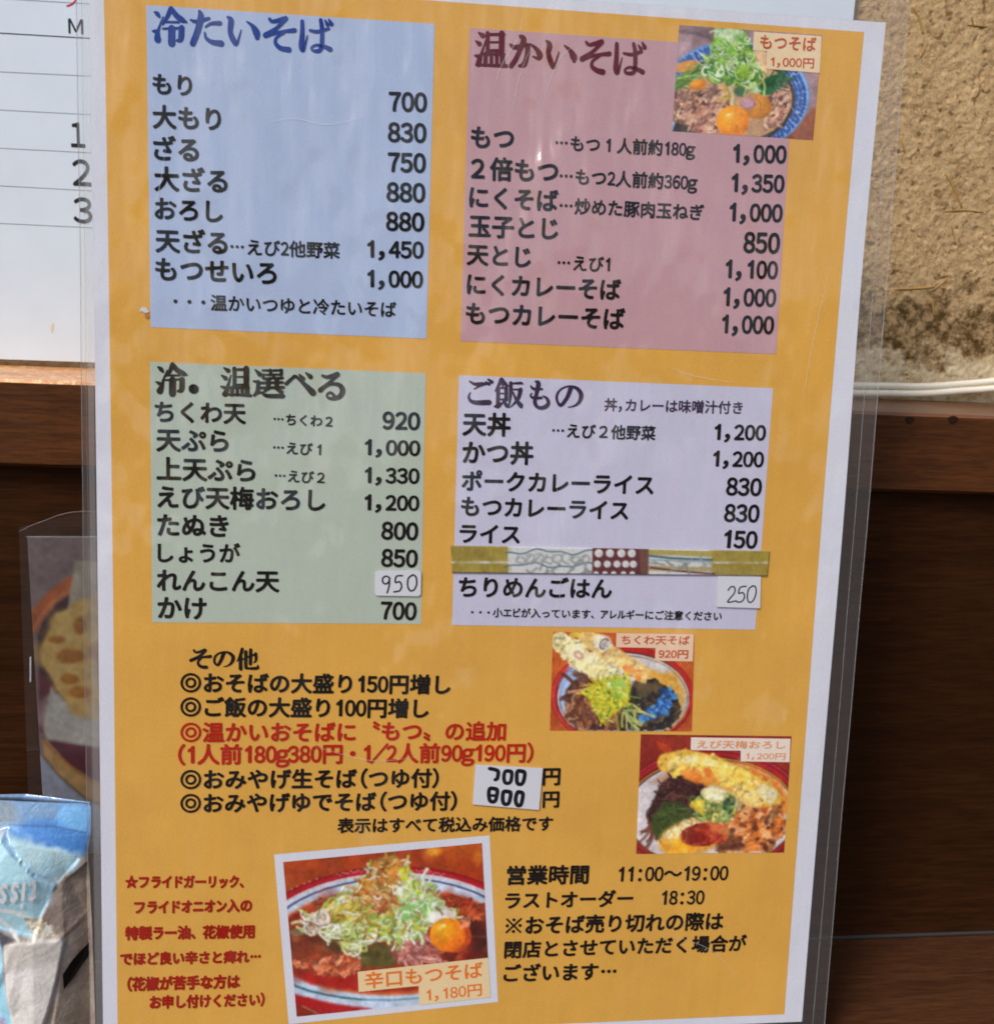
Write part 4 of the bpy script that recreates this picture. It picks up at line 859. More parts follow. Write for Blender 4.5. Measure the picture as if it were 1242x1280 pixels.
def pic_stick_tempura():
    p = Paint(PICCOORD['pic1'], 4.4, 2)
    p.fill((188, 88, 36)); p.blobs([(90, 40), (1120, 40), (1120, 760), (90, 760)], 60, 40, 120, [(176, 74, 30), (200, 104, 44), (160, 64, 30)], 8, .9, .4)
    p.ell(608, 505, 505, 358, (152, 22, 24)); p.ell(606, 498, 500, 345, (184, 34, 30)); p.ell(612, 512, 470, 322, (70, 20, 26)); p.ell(614, 516, 464, 316, (206, 196, 196)); p.ell(616, 520, 452, 306, (48, 34, 40)); p.ell(617, 523, 446, 301, (198, 208, 226))
    p.ring(600, 510, 482, 338, 8, (216, 88, 80), 0, .7, (110, 250))
    p.poly([(640, 240), (820, 250), (990, 340), (1055, 480), (1030, 640), (930, 740), (800, 700), (760, 420)], (222, 164, 66), 14); p.poly([(670, 225), (830, 250), (960, 320), (900, 340), (740, 290)], (206, 204, 210), 10)
    p.poly([(240, 280), (160, 420), (170, 560), (230, 640), (330, 400)], (150, 178, 222), 6, .8)
    Nn = [(270, 390), (210, 460), (200, 560), (250, 680), (340, 745), (620, 745), (620, 560), (420, 380)]
    p.poly(Nn, (74, 40, 34), 3); nc = [(148, 92, 62), (112, 64, 46), (184, 130, 92), (92, 50, 38), (166, 108, 70)]
    p.strands([(290, 400), (250, 480), (250, 560), (290, 660), (360, 720), (560, 720), (560, 600), (420, 420)], 90, 170, 21, nc, .75, 8)
    p.poly([(250, 330), (330, 310), (430, 380), (300, 400)], (110, 84, 80), 4, .8); p.strands([(260, 350), (340, 330), (430, 400), (280, 420)], 16, 140, 12, [(150, 116, 104), (110, 70, 58)], .3, 8, -10)
    Sw = [(640, 470), (700, 400), (830, 385), (960, 470), (1020, 580), (1000, 660), (900, 742), (600, 742), (585, 660)]
    p.poly(Sw, (42, 36, 34), 3); p.chunks(Sw, 120, 14, 46, [(56, 48, 42), (36, 32, 36), (78, 66, 50), (92, 76, 56), (28, 26, 32)], 5); p.blobs([(700, 400), (850, 390), (880, 470), (700, 500)], 22, 14, 40, [(104, 84, 58), (84, 68, 50)], 6, .7, .7)
    bl = [(36, 96, 176), (70, 140, 214), (24, 70, 140), (96, 166, 230)]
    p.blobs([(850, 560), (880, 460), (950, 440), (985, 520), (930, 600)], 40, 8, 28, bl, 8, .6, .8); p.blobs([(780, 600), (880, 540), (930, 600), (880, 660), (800, 650)], 40, 8, 28, bl, 8, .6, .8); p.blobs([(720, 650), (790, 630), (790, 690), (730, 700)], 18, 8, 22, bl, 8, .6, .8)
    p.stroke([(360, 90), (480, 180), (600, 250), (740, 340)], 120, (226, 190, 116), 1, 3); p.chunks([(330, 60), (430, 50), (560, 170), (780, 320), (760, 390), (640, 340), (480, 230)], 70, 14, 44, [(240, 214, 140), (226, 176, 96), (246, 230, 176), (218, 160, 84)], 5, .3, .95, .45)
    p.ell(470, 130, 66, 58, (232, 226, 196), 30, .4); p.ring(480, 135, 26, 38, 10, (96, 74, 96), 30, .8, (60, 300)); p.ell(484, 140, 18, 28, (196, 186, 190), 30, .6)
    p.blobs([(600, 290), (760, 330), (740, 390), (600, 330)], 22, 12, 30, [(216, 130, 56), (236, 170, 100)], 8, .7, .8)
    p.stroke([(520, 290), (560, 320), (610, 360)], 12, (60, 44, 40), .9)
    p.stroke([(170, 120), (330, 250), (470, 350), (560, 400)], 138, (232, 216, 150), 1, 3)
    T = [(120, 80), (200, 60), (330, 140), (480, 270), (640, 380), (560, 450), (440, 400), (280, 290), (150, 190)]
    p.chunks(T, 120, 16, 52, [(240, 236, 200), (246, 242, 220), (232, 212, 140), (238, 228, 170), (226, 202, 124)], 5, .3, .96, .45); p.blobs(T, 40, 6, 16, [(250, 248, 232), (222, 196, 110)], 6, .9, .6)
    p.ell(300, 215, 44, 30, (214, 180, 160), 30, .5, .7); p.ring(300, 215, 30, 20, 8, (170, 120, 96), 30, .6)
    p.blobs([(230, 60), (300, 60), (320, 110), (260, 100)], 10, 10, 24, [(216, 190, 70)], 8, .7, .8)
    G = [(340, 470), (420, 400), (560, 360), (670, 390), (650, 560), (560, 620), (480, 690), (420, 620)]
    p.poly(G, (206, 196, 44), 6); gc = [(226, 212, 50), (186, 196, 60), (240, 232, 100), (140, 168, 54), (214, 190, 30)]
    p.strands(G, 170, 60, 10, gc, .4, 10); p.blobs([(500, 400), (640, 390), (630, 500), (520, 520)], 40, 10, 30, [(150, 190, 70), (180, 206, 100), (230, 232, 170)], 8, .7, .7); p.blobs(G, 30, 4, 9, [(80, 96, 30), (60, 80, 40)], 6, .7, .8)
    p.strands([(620, 560), (700, 560), (720, 640), (600, 620)], 14, 110, 14, [(170, 176, 90), (120, 150, 90), (196, 190, 110)], .2, 8, 50); p.stroke([(560, 640), (580, 740)], 22, (150, 130, 60), .9)
    p.finish(); return p
def pic_shrimp_tempura():
    p = Paint(PICCOORD['pic2'], 4.4, 3)
    p.fill((142, 42, 26)); p.blobs([(90, 90), (1130, 90), (1130, 900), (90, 900)], 60, 40, 110, [(128, 36, 24), (156, 54, 32)], 6, .9, .4)
    p.ell(590, 605, 640, 425, (124, 16, 26)); p.ell(585, 615, 612, 402, (168, 26, 32)); p.ell(585, 620, 588, 380, (60, 22, 20)); p.ell(586, 623, 581, 374, (196, 120, 60)); p.ell(588, 627, 572, 367, (58, 34, 26)); p.ell(589, 630, 566, 362, (212, 204, 206))
    p.ring(590, 610, 625, 412, 8, (206, 84, 88), 0, .6, (190, 350))
    p.poly([(420, 300), (640, 265), (860, 300), (1040, 400), (1120, 520), (1120, 640), (900, 600), (600, 420)], (226, 140, 46), 14); p.poly([(700, 290), (900, 330), (1030, 420), (1050, 520), (960, 440)], (196, 92, 40), 20, .7)
    p.poly([(180, 420), (330, 330), (420, 330), (300, 420)], (176, 104, 56), 12, .7)
    Nn = [(250, 420), (330, 365), (480, 365), (560, 420), (600, 560), (440, 640), (260, 640), (170, 720), (150, 640)]
    p.poly(Nn, (52, 28, 28), 4); p.strands([(280, 440), (340, 385), (470, 385), (540, 440), (560, 560), (440, 620), (280, 640), (200, 700), (190, 640)], 150, 90, 9, [(86, 46, 38), (44, 22, 24), (112, 66, 50), (64, 34, 32)], .5, 6)
    p.strands([(150, 640), (250, 620), (230, 790), (160, 700)], 20, 120, 12, [(120, 70, 54), (90, 48, 40)], .3, 8, 80)
    p.poly([(185, 660), (270, 545), (390, 555), (470, 640), (400, 690), (300, 740), (225, 810), (190, 740)], (58, 72, 28), 3); p.strands([(200, 650), (290, 560), (400, 570), (440, 640), (240, 780)], 40, 90, 8, [(72, 88, 36), (46, 60, 24), (86, 100, 50)], .05, 5, 20)
    p.poly([(215, 138), (300, 165), (335, 225), (290, 228), (240, 190)], (176, 58, 26), 2); p.poly([(330, 230), (420, 180), (420, 200), (360, 260)], (216, 150, 80), 2)
    p.stroke([(290, 285), (420, 260), (600, 300), (800, 400), (990, 520)], 132, (232, 186, 66), 1, 3)
    T = [(245, 290), (330, 210), (440, 230), (590, 225), (700, 300), (830, 330), (940, 420), (1040, 510), (1000, 560), (860, 520), (720, 440), (560, 440), (520, 390), (360, 350)]
    p.chunks(T, 130, 18, 54, [(240, 204, 84), (248, 226, 130), (234, 184, 70), (246, 216, 104), (230, 166, 60)], 5, .3, .95, .4); p.blobs([(880, 400), (1030, 500), (1000, 556), (860, 510)], 26, 10, 32, [(250, 240, 190), (246, 226, 150)], 5, .9, .6); p.blobs([(260, 280), (440, 230), (700, 300), (560, 320), (360, 320)], 26, 10, 30, [(252, 232, 140), (250, 240, 190)], 5, .9, .55)
    p.blobs([(920, 450), (1010, 490), (1030, 540), (940, 540)], 20, 12, 30, [(244, 236, 200), (236, 220, 160)], 6, .7, .8)
    p.blobs([(360, 330), (560, 340), (640, 420), (560, 440), (440, 380)], 26, 14, 34, [(222, 118, 46), (234, 150, 60)], 8, .7, .8)
    p.chunks([(720, 440), (960, 540), (900, 640), (760, 600)], 40, 16, 46, [(240, 206, 110), (232, 184, 94), (246, 226, 150)], 5, .3, .95, .4)
    Bn = [(690, 650), (820, 590), (1070, 590), (1080, 760), (960, 880), (640, 880)]
    p.poly(Bn, (178, 82, 34), 4); p.chunks(Bn, 60, 28, 84, [(218, 126, 52), (234, 168, 104), (190, 94, 42), (236, 184, 130), (206, 110, 44)], 8, .3, .8); p.blobs(Bn, 24, 10, 26, [(92, 36, 24), (110, 48, 28)], 6, .6, .85)
    p.poly([(640, 790), (740, 750), (800, 880), (620, 880)], (84, 40, 24), 6, .8)
    p.ell(470, 785, 235, 120, (236, 190, 96), -14, .3, 1, (216, 150, 50)); p.chunks([(270, 770), (440, 668), (600, 680), (520, 740), (380, 800)], 50, 14, 44, [(246, 222, 160), (238, 200, 120), (248, 232, 190)], 5, .3, .95, .4); p.blobs([(250, 820), (400, 800), (520, 880), (300, 885)], 26, 16, 44, [(246, 184, 44), (236, 160, 40)], 8, .7, .8)
    p.ell(530, 770, 150, 78, (176, 58, 30), -8, .15, 1, (140, 34, 20)); p.chunks([(400, 760), (480, 720), (660, 730), (680, 800), (600, 850), (440, 830)], 40, 18, 50, [(170, 46, 26), (196, 76, 40), (140, 30, 18), (206, 96, 50)], 8); p.ell(500, 790, 60, 40, (124, 18, 14), 0, .5, .8); p.blobs([(560, 690), (700, 700), (700, 770), (600, 760)], 16, 14, 40, [(200, 90, 46), (214, 120, 64)], 8, .7, .7)
    G = [(455, 540), (540, 500), (700, 490), (745, 560), (740, 650), (690, 690), (560, 660), (500, 650)]
    p.poly(G, (120, 124, 62), 6); p.rings(G, 70, 12, 30, [(206, 206, 96), (150, 170, 80), (228, 228, 170), (96, 126, 62), (180, 160, 60)], .45, 10); p.blobs([(660, 500), (740, 560), (720, 640), (670, 600)], 22, 10, 24, [(60, 96, 60), (44, 70, 50), (110, 150, 90)], 6, .6, .8)
    p.blobs([(455, 550), (520, 530), (540, 640), (480, 620)], 20, 10, 24, [(220, 196, 60), (200, 170, 50)], 8, .6, .8)
    p.ell(605, 500, 88, 48, (240, 236, 196), 14, .2, 1, (214, 200, 130)); p.blobs([(540, 480), (660, 470), (670, 520), (560, 530)], 24, 8, 20, [(250, 248, 224), (226, 214, 150)], 6, .7, .7)
    p.finish(); return p
def pic_spicy_bowl():
    p = Paint(PICCOORD['pic3'], 4.0, 4)
    p.fill((160, 62, 18)); p.blobs([(40, 20), (1200, 20), (1200, 260), (40, 300)], 50, 40, 130, [(150, 54, 16), (176, 74, 20), (166, 60, 14)], 6, .9, .5)
    p.blobs([(820, 40), (1180, 40), (1180, 160), (860, 130)], 14, 30, 80, [(198, 96, 18), (184, 80, 20)], 6, .9, .6); p.ell(885, 82, 40, 24, (236, 160, 40), 0, .9, .9); p.ell(1130, 120, 24, 40, (214, 120, 30), 0, .9, .7)
    p.ell(640, 590, 795, 425, (140, 14, 22), -2); p.ell(640, 596, 790, 415, (172, 20, 28), -2); p.ell(642, 606, 764, 404, (206, 196, 200), -2); p.ell(642, 612, 752, 396, (188, 202, 222), -2)
    p.ring(644, 620, 730, 386, 9, (66, 66, 96), -2, 1, (180, 360)); p.ring(644, 604, 738, 312, 11, (58, 112, 128), -2, 1, (0, 180))
    p.poly([(500, 850), (840, 850), (1200, 780), (1200, 960), (500, 960)], (184, 204, 226), 30, .5)
    for x in np.linspace(330, 1000, 46):
        y = 590-420*math.sqrt(max(0, 1-((x-640)/795)**2)); p.ell(x, y+14+6*math.sin(x), 8, 4, (232, 190, 196), 0, .8, .6 if abs(x-430) < 90 or abs(x-870) < 80 else .1)
    for x in (90, 120, 160, 190, 230): p.ell(x, 590-420*math.sqrt(1-((x-640)/795)**2)+8, 6, 4, (240, 210, 210), 0, .8, .7)
    p.ell(655, 590, 690, 300, (196, 92, 44), -1, .05); p.ell(655, 590, 670, 282, (150, 44, 20), -1, .06)
    S_ = [(60, 470), (300, 340), (1000, 330), (1190, 420), (1190, 680), (900, 830), (300, 830), (90, 740)]
    p.blobs(S_, 160, 20, 80, [(126, 34, 18), (164, 56, 24), (108, 28, 16), (178, 76, 34), (140, 40, 16)], 6, .9, .6); p.blobs([(940, 470), (1190, 440), (1190, 680), (960, 680)], 40, 18, 70, [(84, 22, 14), (110, 34, 18), (66, 20, 14)], 6, .9, .7)
    p.blobs([(100, 520), (360, 540), (360, 660), (100, 660)], 40, 20, 60, [(92, 42, 22), (120, 50, 26), (150, 84, 44)], 6, .8, .7)
    p.chunks([(960, 330), (1170, 380), (1160, 470), (990, 420)], 26, 12, 34, [(176, 64, 28), (200, 92, 44), (150, 44, 22)], 8); p.chunks([(200, 370), (380, 330), (420, 390), (230, 410)], 20, 12, 30, [(180, 70, 36), (210, 120, 76)], 8)
    p.ell(130, 535, 55, 20, (138, 116, 84), -4, .3, .8); p.stroke([(1090, 560), (1185, 565)], 6, (150, 110, 90), .5, 3)
    p.poly([(100, 770), (470, 770), (470, 860), (200, 830)], (170, 22, 18), 6, .8)
    mt = [(206, 104, 66), (178, 72, 38), (226, 146, 108), (150, 50, 26), (214, 126, 80)]
    p.poly([(150, 700), (300, 660), (500, 660), (490, 740), (380, 790), (260, 780)], (140, 54, 28), 6); p.chunks([(190, 720), (300, 665), (495, 660), (490, 740), (390, 790), (260, 780)], 60, 12, 36, mt, 8); p.chunks([(90, 690), (200, 690), (190, 740), (110, 740)], 14, 12, 28, mt, 8)
    p.poly([(300, 550), (350, 560), (400, 650), (320, 650), (270, 610)], (84, 56, 26), 5, .9)
    p.poly([(470, 650), (560, 600), (690, 620), (700, 700), (640, 730), (480, 730)], (88, 78, 32), 5); p.blobs([(480, 660), (560, 610), (690, 650), (640, 720), (500, 720)], 20, 14, 40, [(104, 92, 44), (72, 62, 26)], 5, .9, .6)
    pk_ = [(200, 134, 122), (176, 104, 96), (222, 168, 154), (150, 80, 72), (190, 120, 104)]
    p.poly([(660, 600), (760, 540), (850, 540), (860, 640), (940, 690), (690, 715), (640, 650)], (140, 66, 58), 4); p.chunks([(670, 600), (760, 545), (850, 540), (850, 640), (760, 690), (690, 700)], 90, 8, 24, pk_, 8); p.strands([(680, 640), (850, 560), (930, 690), (700, 700)], 50, 90, 9, pk_, .2, 8, 40)
    Nn = [(560, 130), (660, 110), (720, 150), (760, 200), (830, 260), (900, 310), (960, 400), (1010, 470), (950, 500), (860, 500), (820, 560), (640, 570), (500, 600), (440, 640), (390, 650), (345, 590), (260, 550), (165, 520), (160, 455), (260, 420), (360, 330), (460, 270), (520, 200)]
    p.poly(Nn, (178, 172, 112), 6)
    nc = [(228, 232, 212), (206, 218, 166), (172, 196, 92), (152, 182, 66), (240, 240, 232), (196, 206, 140), (214, 206, 150)]
    p.strands(Nn, 330, 70, 13, nc, .6, 10); p.rings(Nn, 70, 10, 30, nc, .42, 10); p.strands([(520, 430), (760, 400), (760, 560), (520, 580)], 60, 100, 16, [(190, 206, 60), (214, 210, 80), (140, 176, 70), (200, 220, 170)], .2, 8, -30)
    p.strands([(260, 430), (480, 380), (460, 480), (280, 470)], 50, 90, 18, [(196, 176, 60), (176, 150, 50), (214, 206, 130), (210, 190, 90)], .2, 8, -20)
    p.rings([(170, 450), (290, 410), (300, 540), (190, 540)], 22, 18, 44, [(232, 224, 206), (222, 196, 170), (236, 226, 214)], .3, 8); p.rings([(360, 500), (470, 500), (450, 640), (380, 640)], 30, 14, 34, [(206, 216, 150), (220, 226, 180), (180, 196, 100)], .4, 8)
    p.strands([(690, 380), (900, 360), (900, 450), (700, 480)], 60, 70, 12, [(160, 206, 120), (190, 222, 160), (226, 236, 210), (130, 190, 100)], .6, 8); p.blobs([(640, 270), (820, 270), (820, 350), (660, 350)], 30, 12, 34, [(226, 234, 212), (206, 222, 180), (180, 206, 60)], 8, .7, .8)
    p.blobs([(860, 380), (960, 410), (1040, 490), (980, 510), (860, 460)], 26, 12, 34, [(232, 224, 214), (226, 210, 196), (240, 238, 232)], 6, .7, .8)
    fr_ = [(204, 142, 60), (180, 104, 40), (220, 172, 96), (150, 80, 34), (214, 150, 50)]
    p.chunks([(540, 150), (640, 110), (720, 150), (700, 230), (600, 270), (500, 270)], 70, 10, 28, fr_, 8); p.strands([(460, 280), (560, 230), (700, 230), (640, 300), (480, 320)], 60, 60, 10, fr_, .4, 8); p.strands([(540, 330), (660, 330), (660, 420), (560, 420)], 44, 50, 10, [(190, 110, 56), (170, 84, 40), (214, 160, 110)], .5, 8); p.blobs([(700, 170), (740, 180), (740, 240), (700, 240)], 12, 10, 24, [(180, 190, 40), (206, 200, 60)], 6, .7, .8)
    p.strands(Nn, 60, 44, 7, [(180, 110, 50), (100, 120, 40), (120, 84, 50)], .4, 8); p.strands(Nn, 50, 46, 7, [(246, 246, 240), (236, 240, 226)], .5, 5)
    p.ell(1005, 560, 90, 92, (196, 70, 14), 10, .1); p.ell(962, 552, 100, 95, (246, 176, 22), 8, .06, 1, (226, 112, 18), (-.35, -.3)); p.ell(1010, 600, 50, 34, (222, 104, 18), -30, .9, .6); p.ell(938, 500, 16, 10, (255, 244, 200), -20, .7, .9); p.ell(925, 510, 30, 20, (255, 206, 70), -20, .9, .6)
    p.chunks([(1040, 460), (1090, 460), (1080, 510), (1040, 510)], 8, 12, 24, [(216, 120, 80), (226, 160, 120)], 8)
    p.poly([(40, 990), (110, 1010), (520, 960), (300, 920), (100, 860)], (176, 22, 28), 4, .0)
    p.poly([(100, 880), (320, 935), (540, 965), (300, 1000), (90, 1020)], (172, 22, 26), 4); p.poly([(100, 930), (290, 1000), (90, 1020)], (132, 40, 20), 4); p.stroke([(150, 950), (250, 1000)], 6, (206, 150, 120), .8)
    p.finish(); return p
def pic_tape():
    p = Paint(PICCOORD['tape'], 3.2, 5); p.fill((196, 196, 196))
    ol = (142, 124, 44)
    for x0, x1 in ((35, 250), (1000, 1215)):
        p.poly([(x0, 30), (x1, 33), (x1, 90), (x0, 90)], ol, 1); p.poly([(x0, 98), (x1, 98), (x1, 142), (x0, 140)], ol, 1)
        for x in np.arange(x0+48, x1, 52): p.stroke([(x, 34), (x+3, 140)], 2.5, (176, 160, 90), .8)
        p.blobs([(x0, 34), (x1, 34), (x1, 140), (x0, 140)], 60, 8, 30, [(150, 132, 46), (128, 110, 38), (160, 144, 70)], 5, .9, .4)
    p.poly([(735, 44), (1010, 52), (1010, 74), (735, 64)], (158, 142, 66), 1.5, .9); p.poly([(740, 105), (1060, 112), (1060, 128), (760, 124)], (150, 136, 74), 1.5, .8)
    te = (52, 92, 100)
    for y0, ph in ((55, 0), (105, 1.2)): p.stroke([(x, y0+7*math.sin(x/34.0+ph)+4*math.sin(x/15.)) for x in range(240, 566, 8)], 5, te, .95)
    for k, x in enumerate(range(290, 560, 34)):
        p.stroke([(x+12*math.sin(k), 68), (x-10, 90), (x+14, 100)], 8, (136, 142, 140), .8); p.ring(x+8, 80+8*math.cos(k*2), 15, 13, 5, (128, 136, 134), 0, .8, (200, 80))
    p.strands([(270, 110), (560, 112), (560, 140), (260, 138)], 14, 40, 6, [(140, 144, 140), (120, 130, 130)], .3, 6)
    p.stroke([(740, 66), (850, 78), (1000, 84)], 9, te, .9); p.stroke([(740, 84), (900, 88), (1000, 92)], 5, (110, 140, 146), .8); p.stroke([(740, 108), (860, 124), (1010, 136)], 7, (92, 32, 40), .95)
    p.strands([(750, 88), (1000, 92), (1000, 112), (750, 104)], 16, 40, 5, [(150, 150, 146), (120, 128, 126)], .2, 6)
    p.poly([(562, 37), (768, 40), (766, 142), (560, 140)], (86, 34, 38), 1); p.poly([(735, 40), (770, 40), (768, 142), (740, 142)], (112, 84, 60), 2, .6)
    for j, (y, xs_, r) in enumerate(((60, (585, 626, 668, 706), 15), (100, (580, 616, 652, 684, 712), 13), (136, (575, 608, 640, 676, 708), 10))):
        for x in xs_: p.ell(x, y, r, r, (206, 204, 202)); p.ell(x+4, y+3, r*.5, r*.5, (180, 180, 184), 0, .9, .7)
    p.grain(4); return p
def pic_lotus_root():
    p = Paint([(90, 120), (820, 120), (820, 1500), (90, 1500)], 5.0, 6)
    p.fill((150, 128, 132)); p.blobs([(100, 130), (700, 130), (700, 500), (100, 500)], 30, 40, 120, [(140, 118, 124), (160, 138, 140)], 5, .9, .5)
    p.stroke([(130, 520), (165, 460), (220, 395), (300, 335), (420, 290), (560, 270)], 60, (206, 104, 50), 1, 2); p.stroke([(140, 530), (175, 470), (230, 405), (310, 350), (420, 310)], 14, (236, 150, 90), .8, 2)
    p.poly([(160, 560), (180, 500), (240, 420), (330, 360), (560, 320), (560, 1000), (180, 960)], (58, 30, 32), 2); p.poly([(165, 700), (230, 760), (200, 960), (170, 960)], (116, 40, 56), 3)
    p.poly([(318, 236), (520, 246), (520, 430), (284, 450)], (196, 186, 166), 2); p.poly([(345, 240), (380, 242), (370, 440), (330, 440)], (176, 166, 148), 8, .6)
    p.poly([(215, 770), (330, 880), (520, 900), (520, 1040), (380, 1018), (200, 988), (186, 950)], (224, 220, 208), 2); p.blobs([(220, 800), (330, 890), (380, 1000), (210, 970)], 12, 30, 70, [(206, 200, 186), (234, 230, 222)], 5, .9, .6)
    L = [(170, 610), (205, 540), (235, 460), (290, 440), (330, 405), (420, 395), (560, 400), (560, 900), (400, 905), (330, 890), (240, 780), (215, 720), (175, 660)]
    p.poly(L, (236, 194, 108), 2); p.blobs(L, 120, 16, 50, [(240, 202, 120), (236, 192, 104), (246, 214, 140), (230, 186, 98)], 4, .9, .6)
    for x, y, a, b in ((338, 510, 26, 36), (300, 640, 58, 30), (295, 735, 38, 22), (340, 790, 46, 26), (240, 570, 36, 16), (420, 620, 40, 40)): p.ell(x, y, a, b, (206, 136, 40), 0, .4, .95, (186, 110, 28))
    p.poly([(195, 995), (380, 1022), (560, 1050), (560, 1220), (400, 1160), (300, 1100)], (112, 26, 46), 2)
    p.poly([(180, 990), (200, 990), (290, 1095), (400, 1165), (560, 1225), (560, 1300), (370, 1240), (260, 1150), (185, 1060)], (226, 176, 108), 2); p.stroke([(190, 1000), (290, 1100), (400, 1170), (560, 1230)], 14, (206, 140, 60), .9); p.stroke([(185, 1066), (260, 1156), (370, 1246), (560, 1310)], 10, (120, 104, 80), .9)
    p.poly([(150, 1040), (185, 1070), (260, 1160), (370, 1250), (560, 1315), (560, 1500), (150, 1500)], (196, 202, 222), 2)
    p.finish(); return p
def pic_tissue():
    p = Paint([(-300, 20), (560, 20), (560, 1600), (-300, 1600)], 5.0, 7)
    p.fill((150, 136, 124)); p.blobs([(250, 480), (520, 480), (540, 1560), (250, 1560)], 60, 30, 110, [(140, 126, 114), (164, 150, 138), (128, 112, 98)], 6, .9, .5)
    fl = [(-260, 30), (250, 50), (500, 70), (500, 260), (460, 360), (380, 340), (40, 195), (-260, 190)]
    p.poly(fl, (104, 136, 170), 2); p.poly([(-260, 30), (60, 60), (110, 140), (40, 170), (-260, 170)], (112, 126, 138), 6); p.poly([(180, 150), (480, 160), (495, 250), (460, 360), (380, 330), (60, 200)], (70, 124, 190), 8); p.poly([(330, 80), (500, 90), (498, 240), (400, 220), (310, 170)], (112, 172, 232), 8, .9)
    p.stroke([(60, 170), (300, 190), (470, 235)], 8, (60, 90, 130), .8, 2)
    p.poly([(50, 195), (370, 325), (440, 372), (330, 485), (200, 400)], (178, 212, 228), 2); p.blobs([(80, 220), (370, 330), (420, 375), (330, 470), (210, 400)], 20, 20, 60, [(190, 216, 226), (160, 198, 220)], 5, .9, .6); p.stroke([(60, 205), (130, 290), (215, 395), (320, 480)], 10, (140, 172, 190), .6, 3)
    lab = [(-260, 300), (-20, 225), (42, 200), (212, 412), (322, 492), (242, 662), (205, 775), (0, 690), (-260, 560)]
    p.poly(lab, (166, 206, 236), 2); p.blobs(lab, 20, 40, 120, [(170, 210, 240), (162, 204, 236)], 2, .9, .4)
    p.stroke([(-200, 560), (0, 585), (100, 610), (170, 650), (215, 700)], 20, (238, 236, 220), .95, 2); p.stroke([(-200, 600), (0, 625), (60, 680), (130, 765)], 16, (230, 234, 226), .9, 2); p.chunks([(160, 660), (260, 670), (330, 770), (200, 780)], 24, 8, 22, [(236, 222, 190), (216, 200, 170), (246, 240, 224)], 8)
    p.poly([(20, 700), (110, 765), (60, 785), (40, 820)], (84, 84, 92), 3)
    wt = [(55, 790), (120, 775), (345, 785), (365, 810), (330, 1000), (290, 1160), (240, 1300), (200, 1600), (150, 1600), (115, 1280), (70, 1050)]
    p.poly(wt, (206, 202, 196), 2); p.blobs(wt, 30, 30, 90, [(216, 212, 206), (190, 184, 176)], 4, .9, .5); p.poly([(60, 790), (345, 790), (350, 900), (75, 930)], (178, 172, 164), 6, .8)
    p.poly([(-260, 560), (0, 690), (45, 800), (58, 1000), (110, 1280), (140, 1600), (-260, 1600)], (150, 200, 232), 2); p.poly([(-260, 1180), (60, 1180), (70, 1245), (-260, 1245)], (146, 140, 164), 3); p.strands([(-260, 1180), (60, 1185), (66, 1240), (-260, 1240)], 40, 20, 6, [(190, 150, 150), (110, 120, 160), (206, 196, 206)], .3, 6)
    p.facets = [(lab, (.3, 1.3, -1.6)), ([(50, 195), (370, 325), (440, 372), (330, 485), (200, 400)], (1.0, .6, -1.0)), (wt, (-.3, -.2, -1.2)), ([(345, 500), (520, 380), (540, 1600), (250, 1600), (370, 810)], (2.2, 0, 1.2))]
    p.grain(4); return p
PICS = [pic_blue_bowl, pic_stick_tempura, pic_shrimp_tempura, pic_spicy_bowl, pic_tape, pic_lotus_root, pic_tissue]

# ------------------------------------------------------------------ THE MENU
base = page(100, 304, 0, True)
menu = empty('laminated_menu', base)
tag(menu, 'large laminated yellow noodle shop menu with four coloured price panels', 'menu')
V, F = edge_grid(EDGE['paper'], 0); o = build('paper_sheet', V, F, M['paper'], menu, menu)
md = o.modifiers.new('thickness', 'SOLIDIFY'); md.thickness = .00025; md.offset = 1
V, F = edge_grid(EDGE['yellow'], .06); build('yellow_print', V, F, M['yellow'], menu, menu, True)
par = {'menu': menu}
for k, nm in (('cold', 'pale blue panel of cold noodles'), ('hot', 'dusty pink panel of hot noodles'), ('choice', 'pale green panel of hot or cold noodles'), ('rice', 'pale lavender panel of rice dishes')):
    V, F = quad_grid(QUAD[k], .12); par[k] = build('menu_panel', V, F, M[k], menu, menu, True); par[k]['label'] = nm
HW[0] = 1.5
HEAD = {'cold': 'blue', 'hot': 'maroon', 'choice': 'olive', 'rice': 'plum'}
for k, c in HEAD.items():
    V, F = stroke_mesh(STROKE[k], .22); build('panel_heading', V, F, M[c], par[k], menu)
V, F = stroke_mesh(STROKE['other'], .22); build('notice_heading', V, F, M['ink'], menu, menu)
HW[0] = 1.0
# pictures
V, F = quad_grid(QUAD['frame3'], .12); fr = build('picture_border', V, F, M['paper'], menu, menu, True)
for k, (lab, nx, ny) in enumerate((('picture of a blue bowl of noodles under green onions', 220, 170), ('picture of a red bowl with tempura sticks and seaweed', 220, 160),
                                   ('picture of a red bowl with shrimp tempura and plum', 220, 170), ('white bordered picture of a red soup bowl with egg yolk', 300, 230))):
    p = PICS[k]()
    V, F, C = picture_mesh(p, QUAD['pic%d' % k], .16, nx, ny)
    o = build('food_picture', V, F, M['picture'], menu, menu, True, C); o['label'] = lab
    par['pic%d' % k] = o
    for j, q in enumerate(QUAD['cap%d' % k]):
        V, F = quad_grid(q, .22+.03*j); build('caption_label', V, F, M['cap%d' % k], o, menu, True)
for rec in TEXT:
    V, F = text_mesh(rec, .30 if rec[0].startswith('pic') else .24)
    build(rec[1], V, F, M[rec[6]], par[rec[0]], menu)

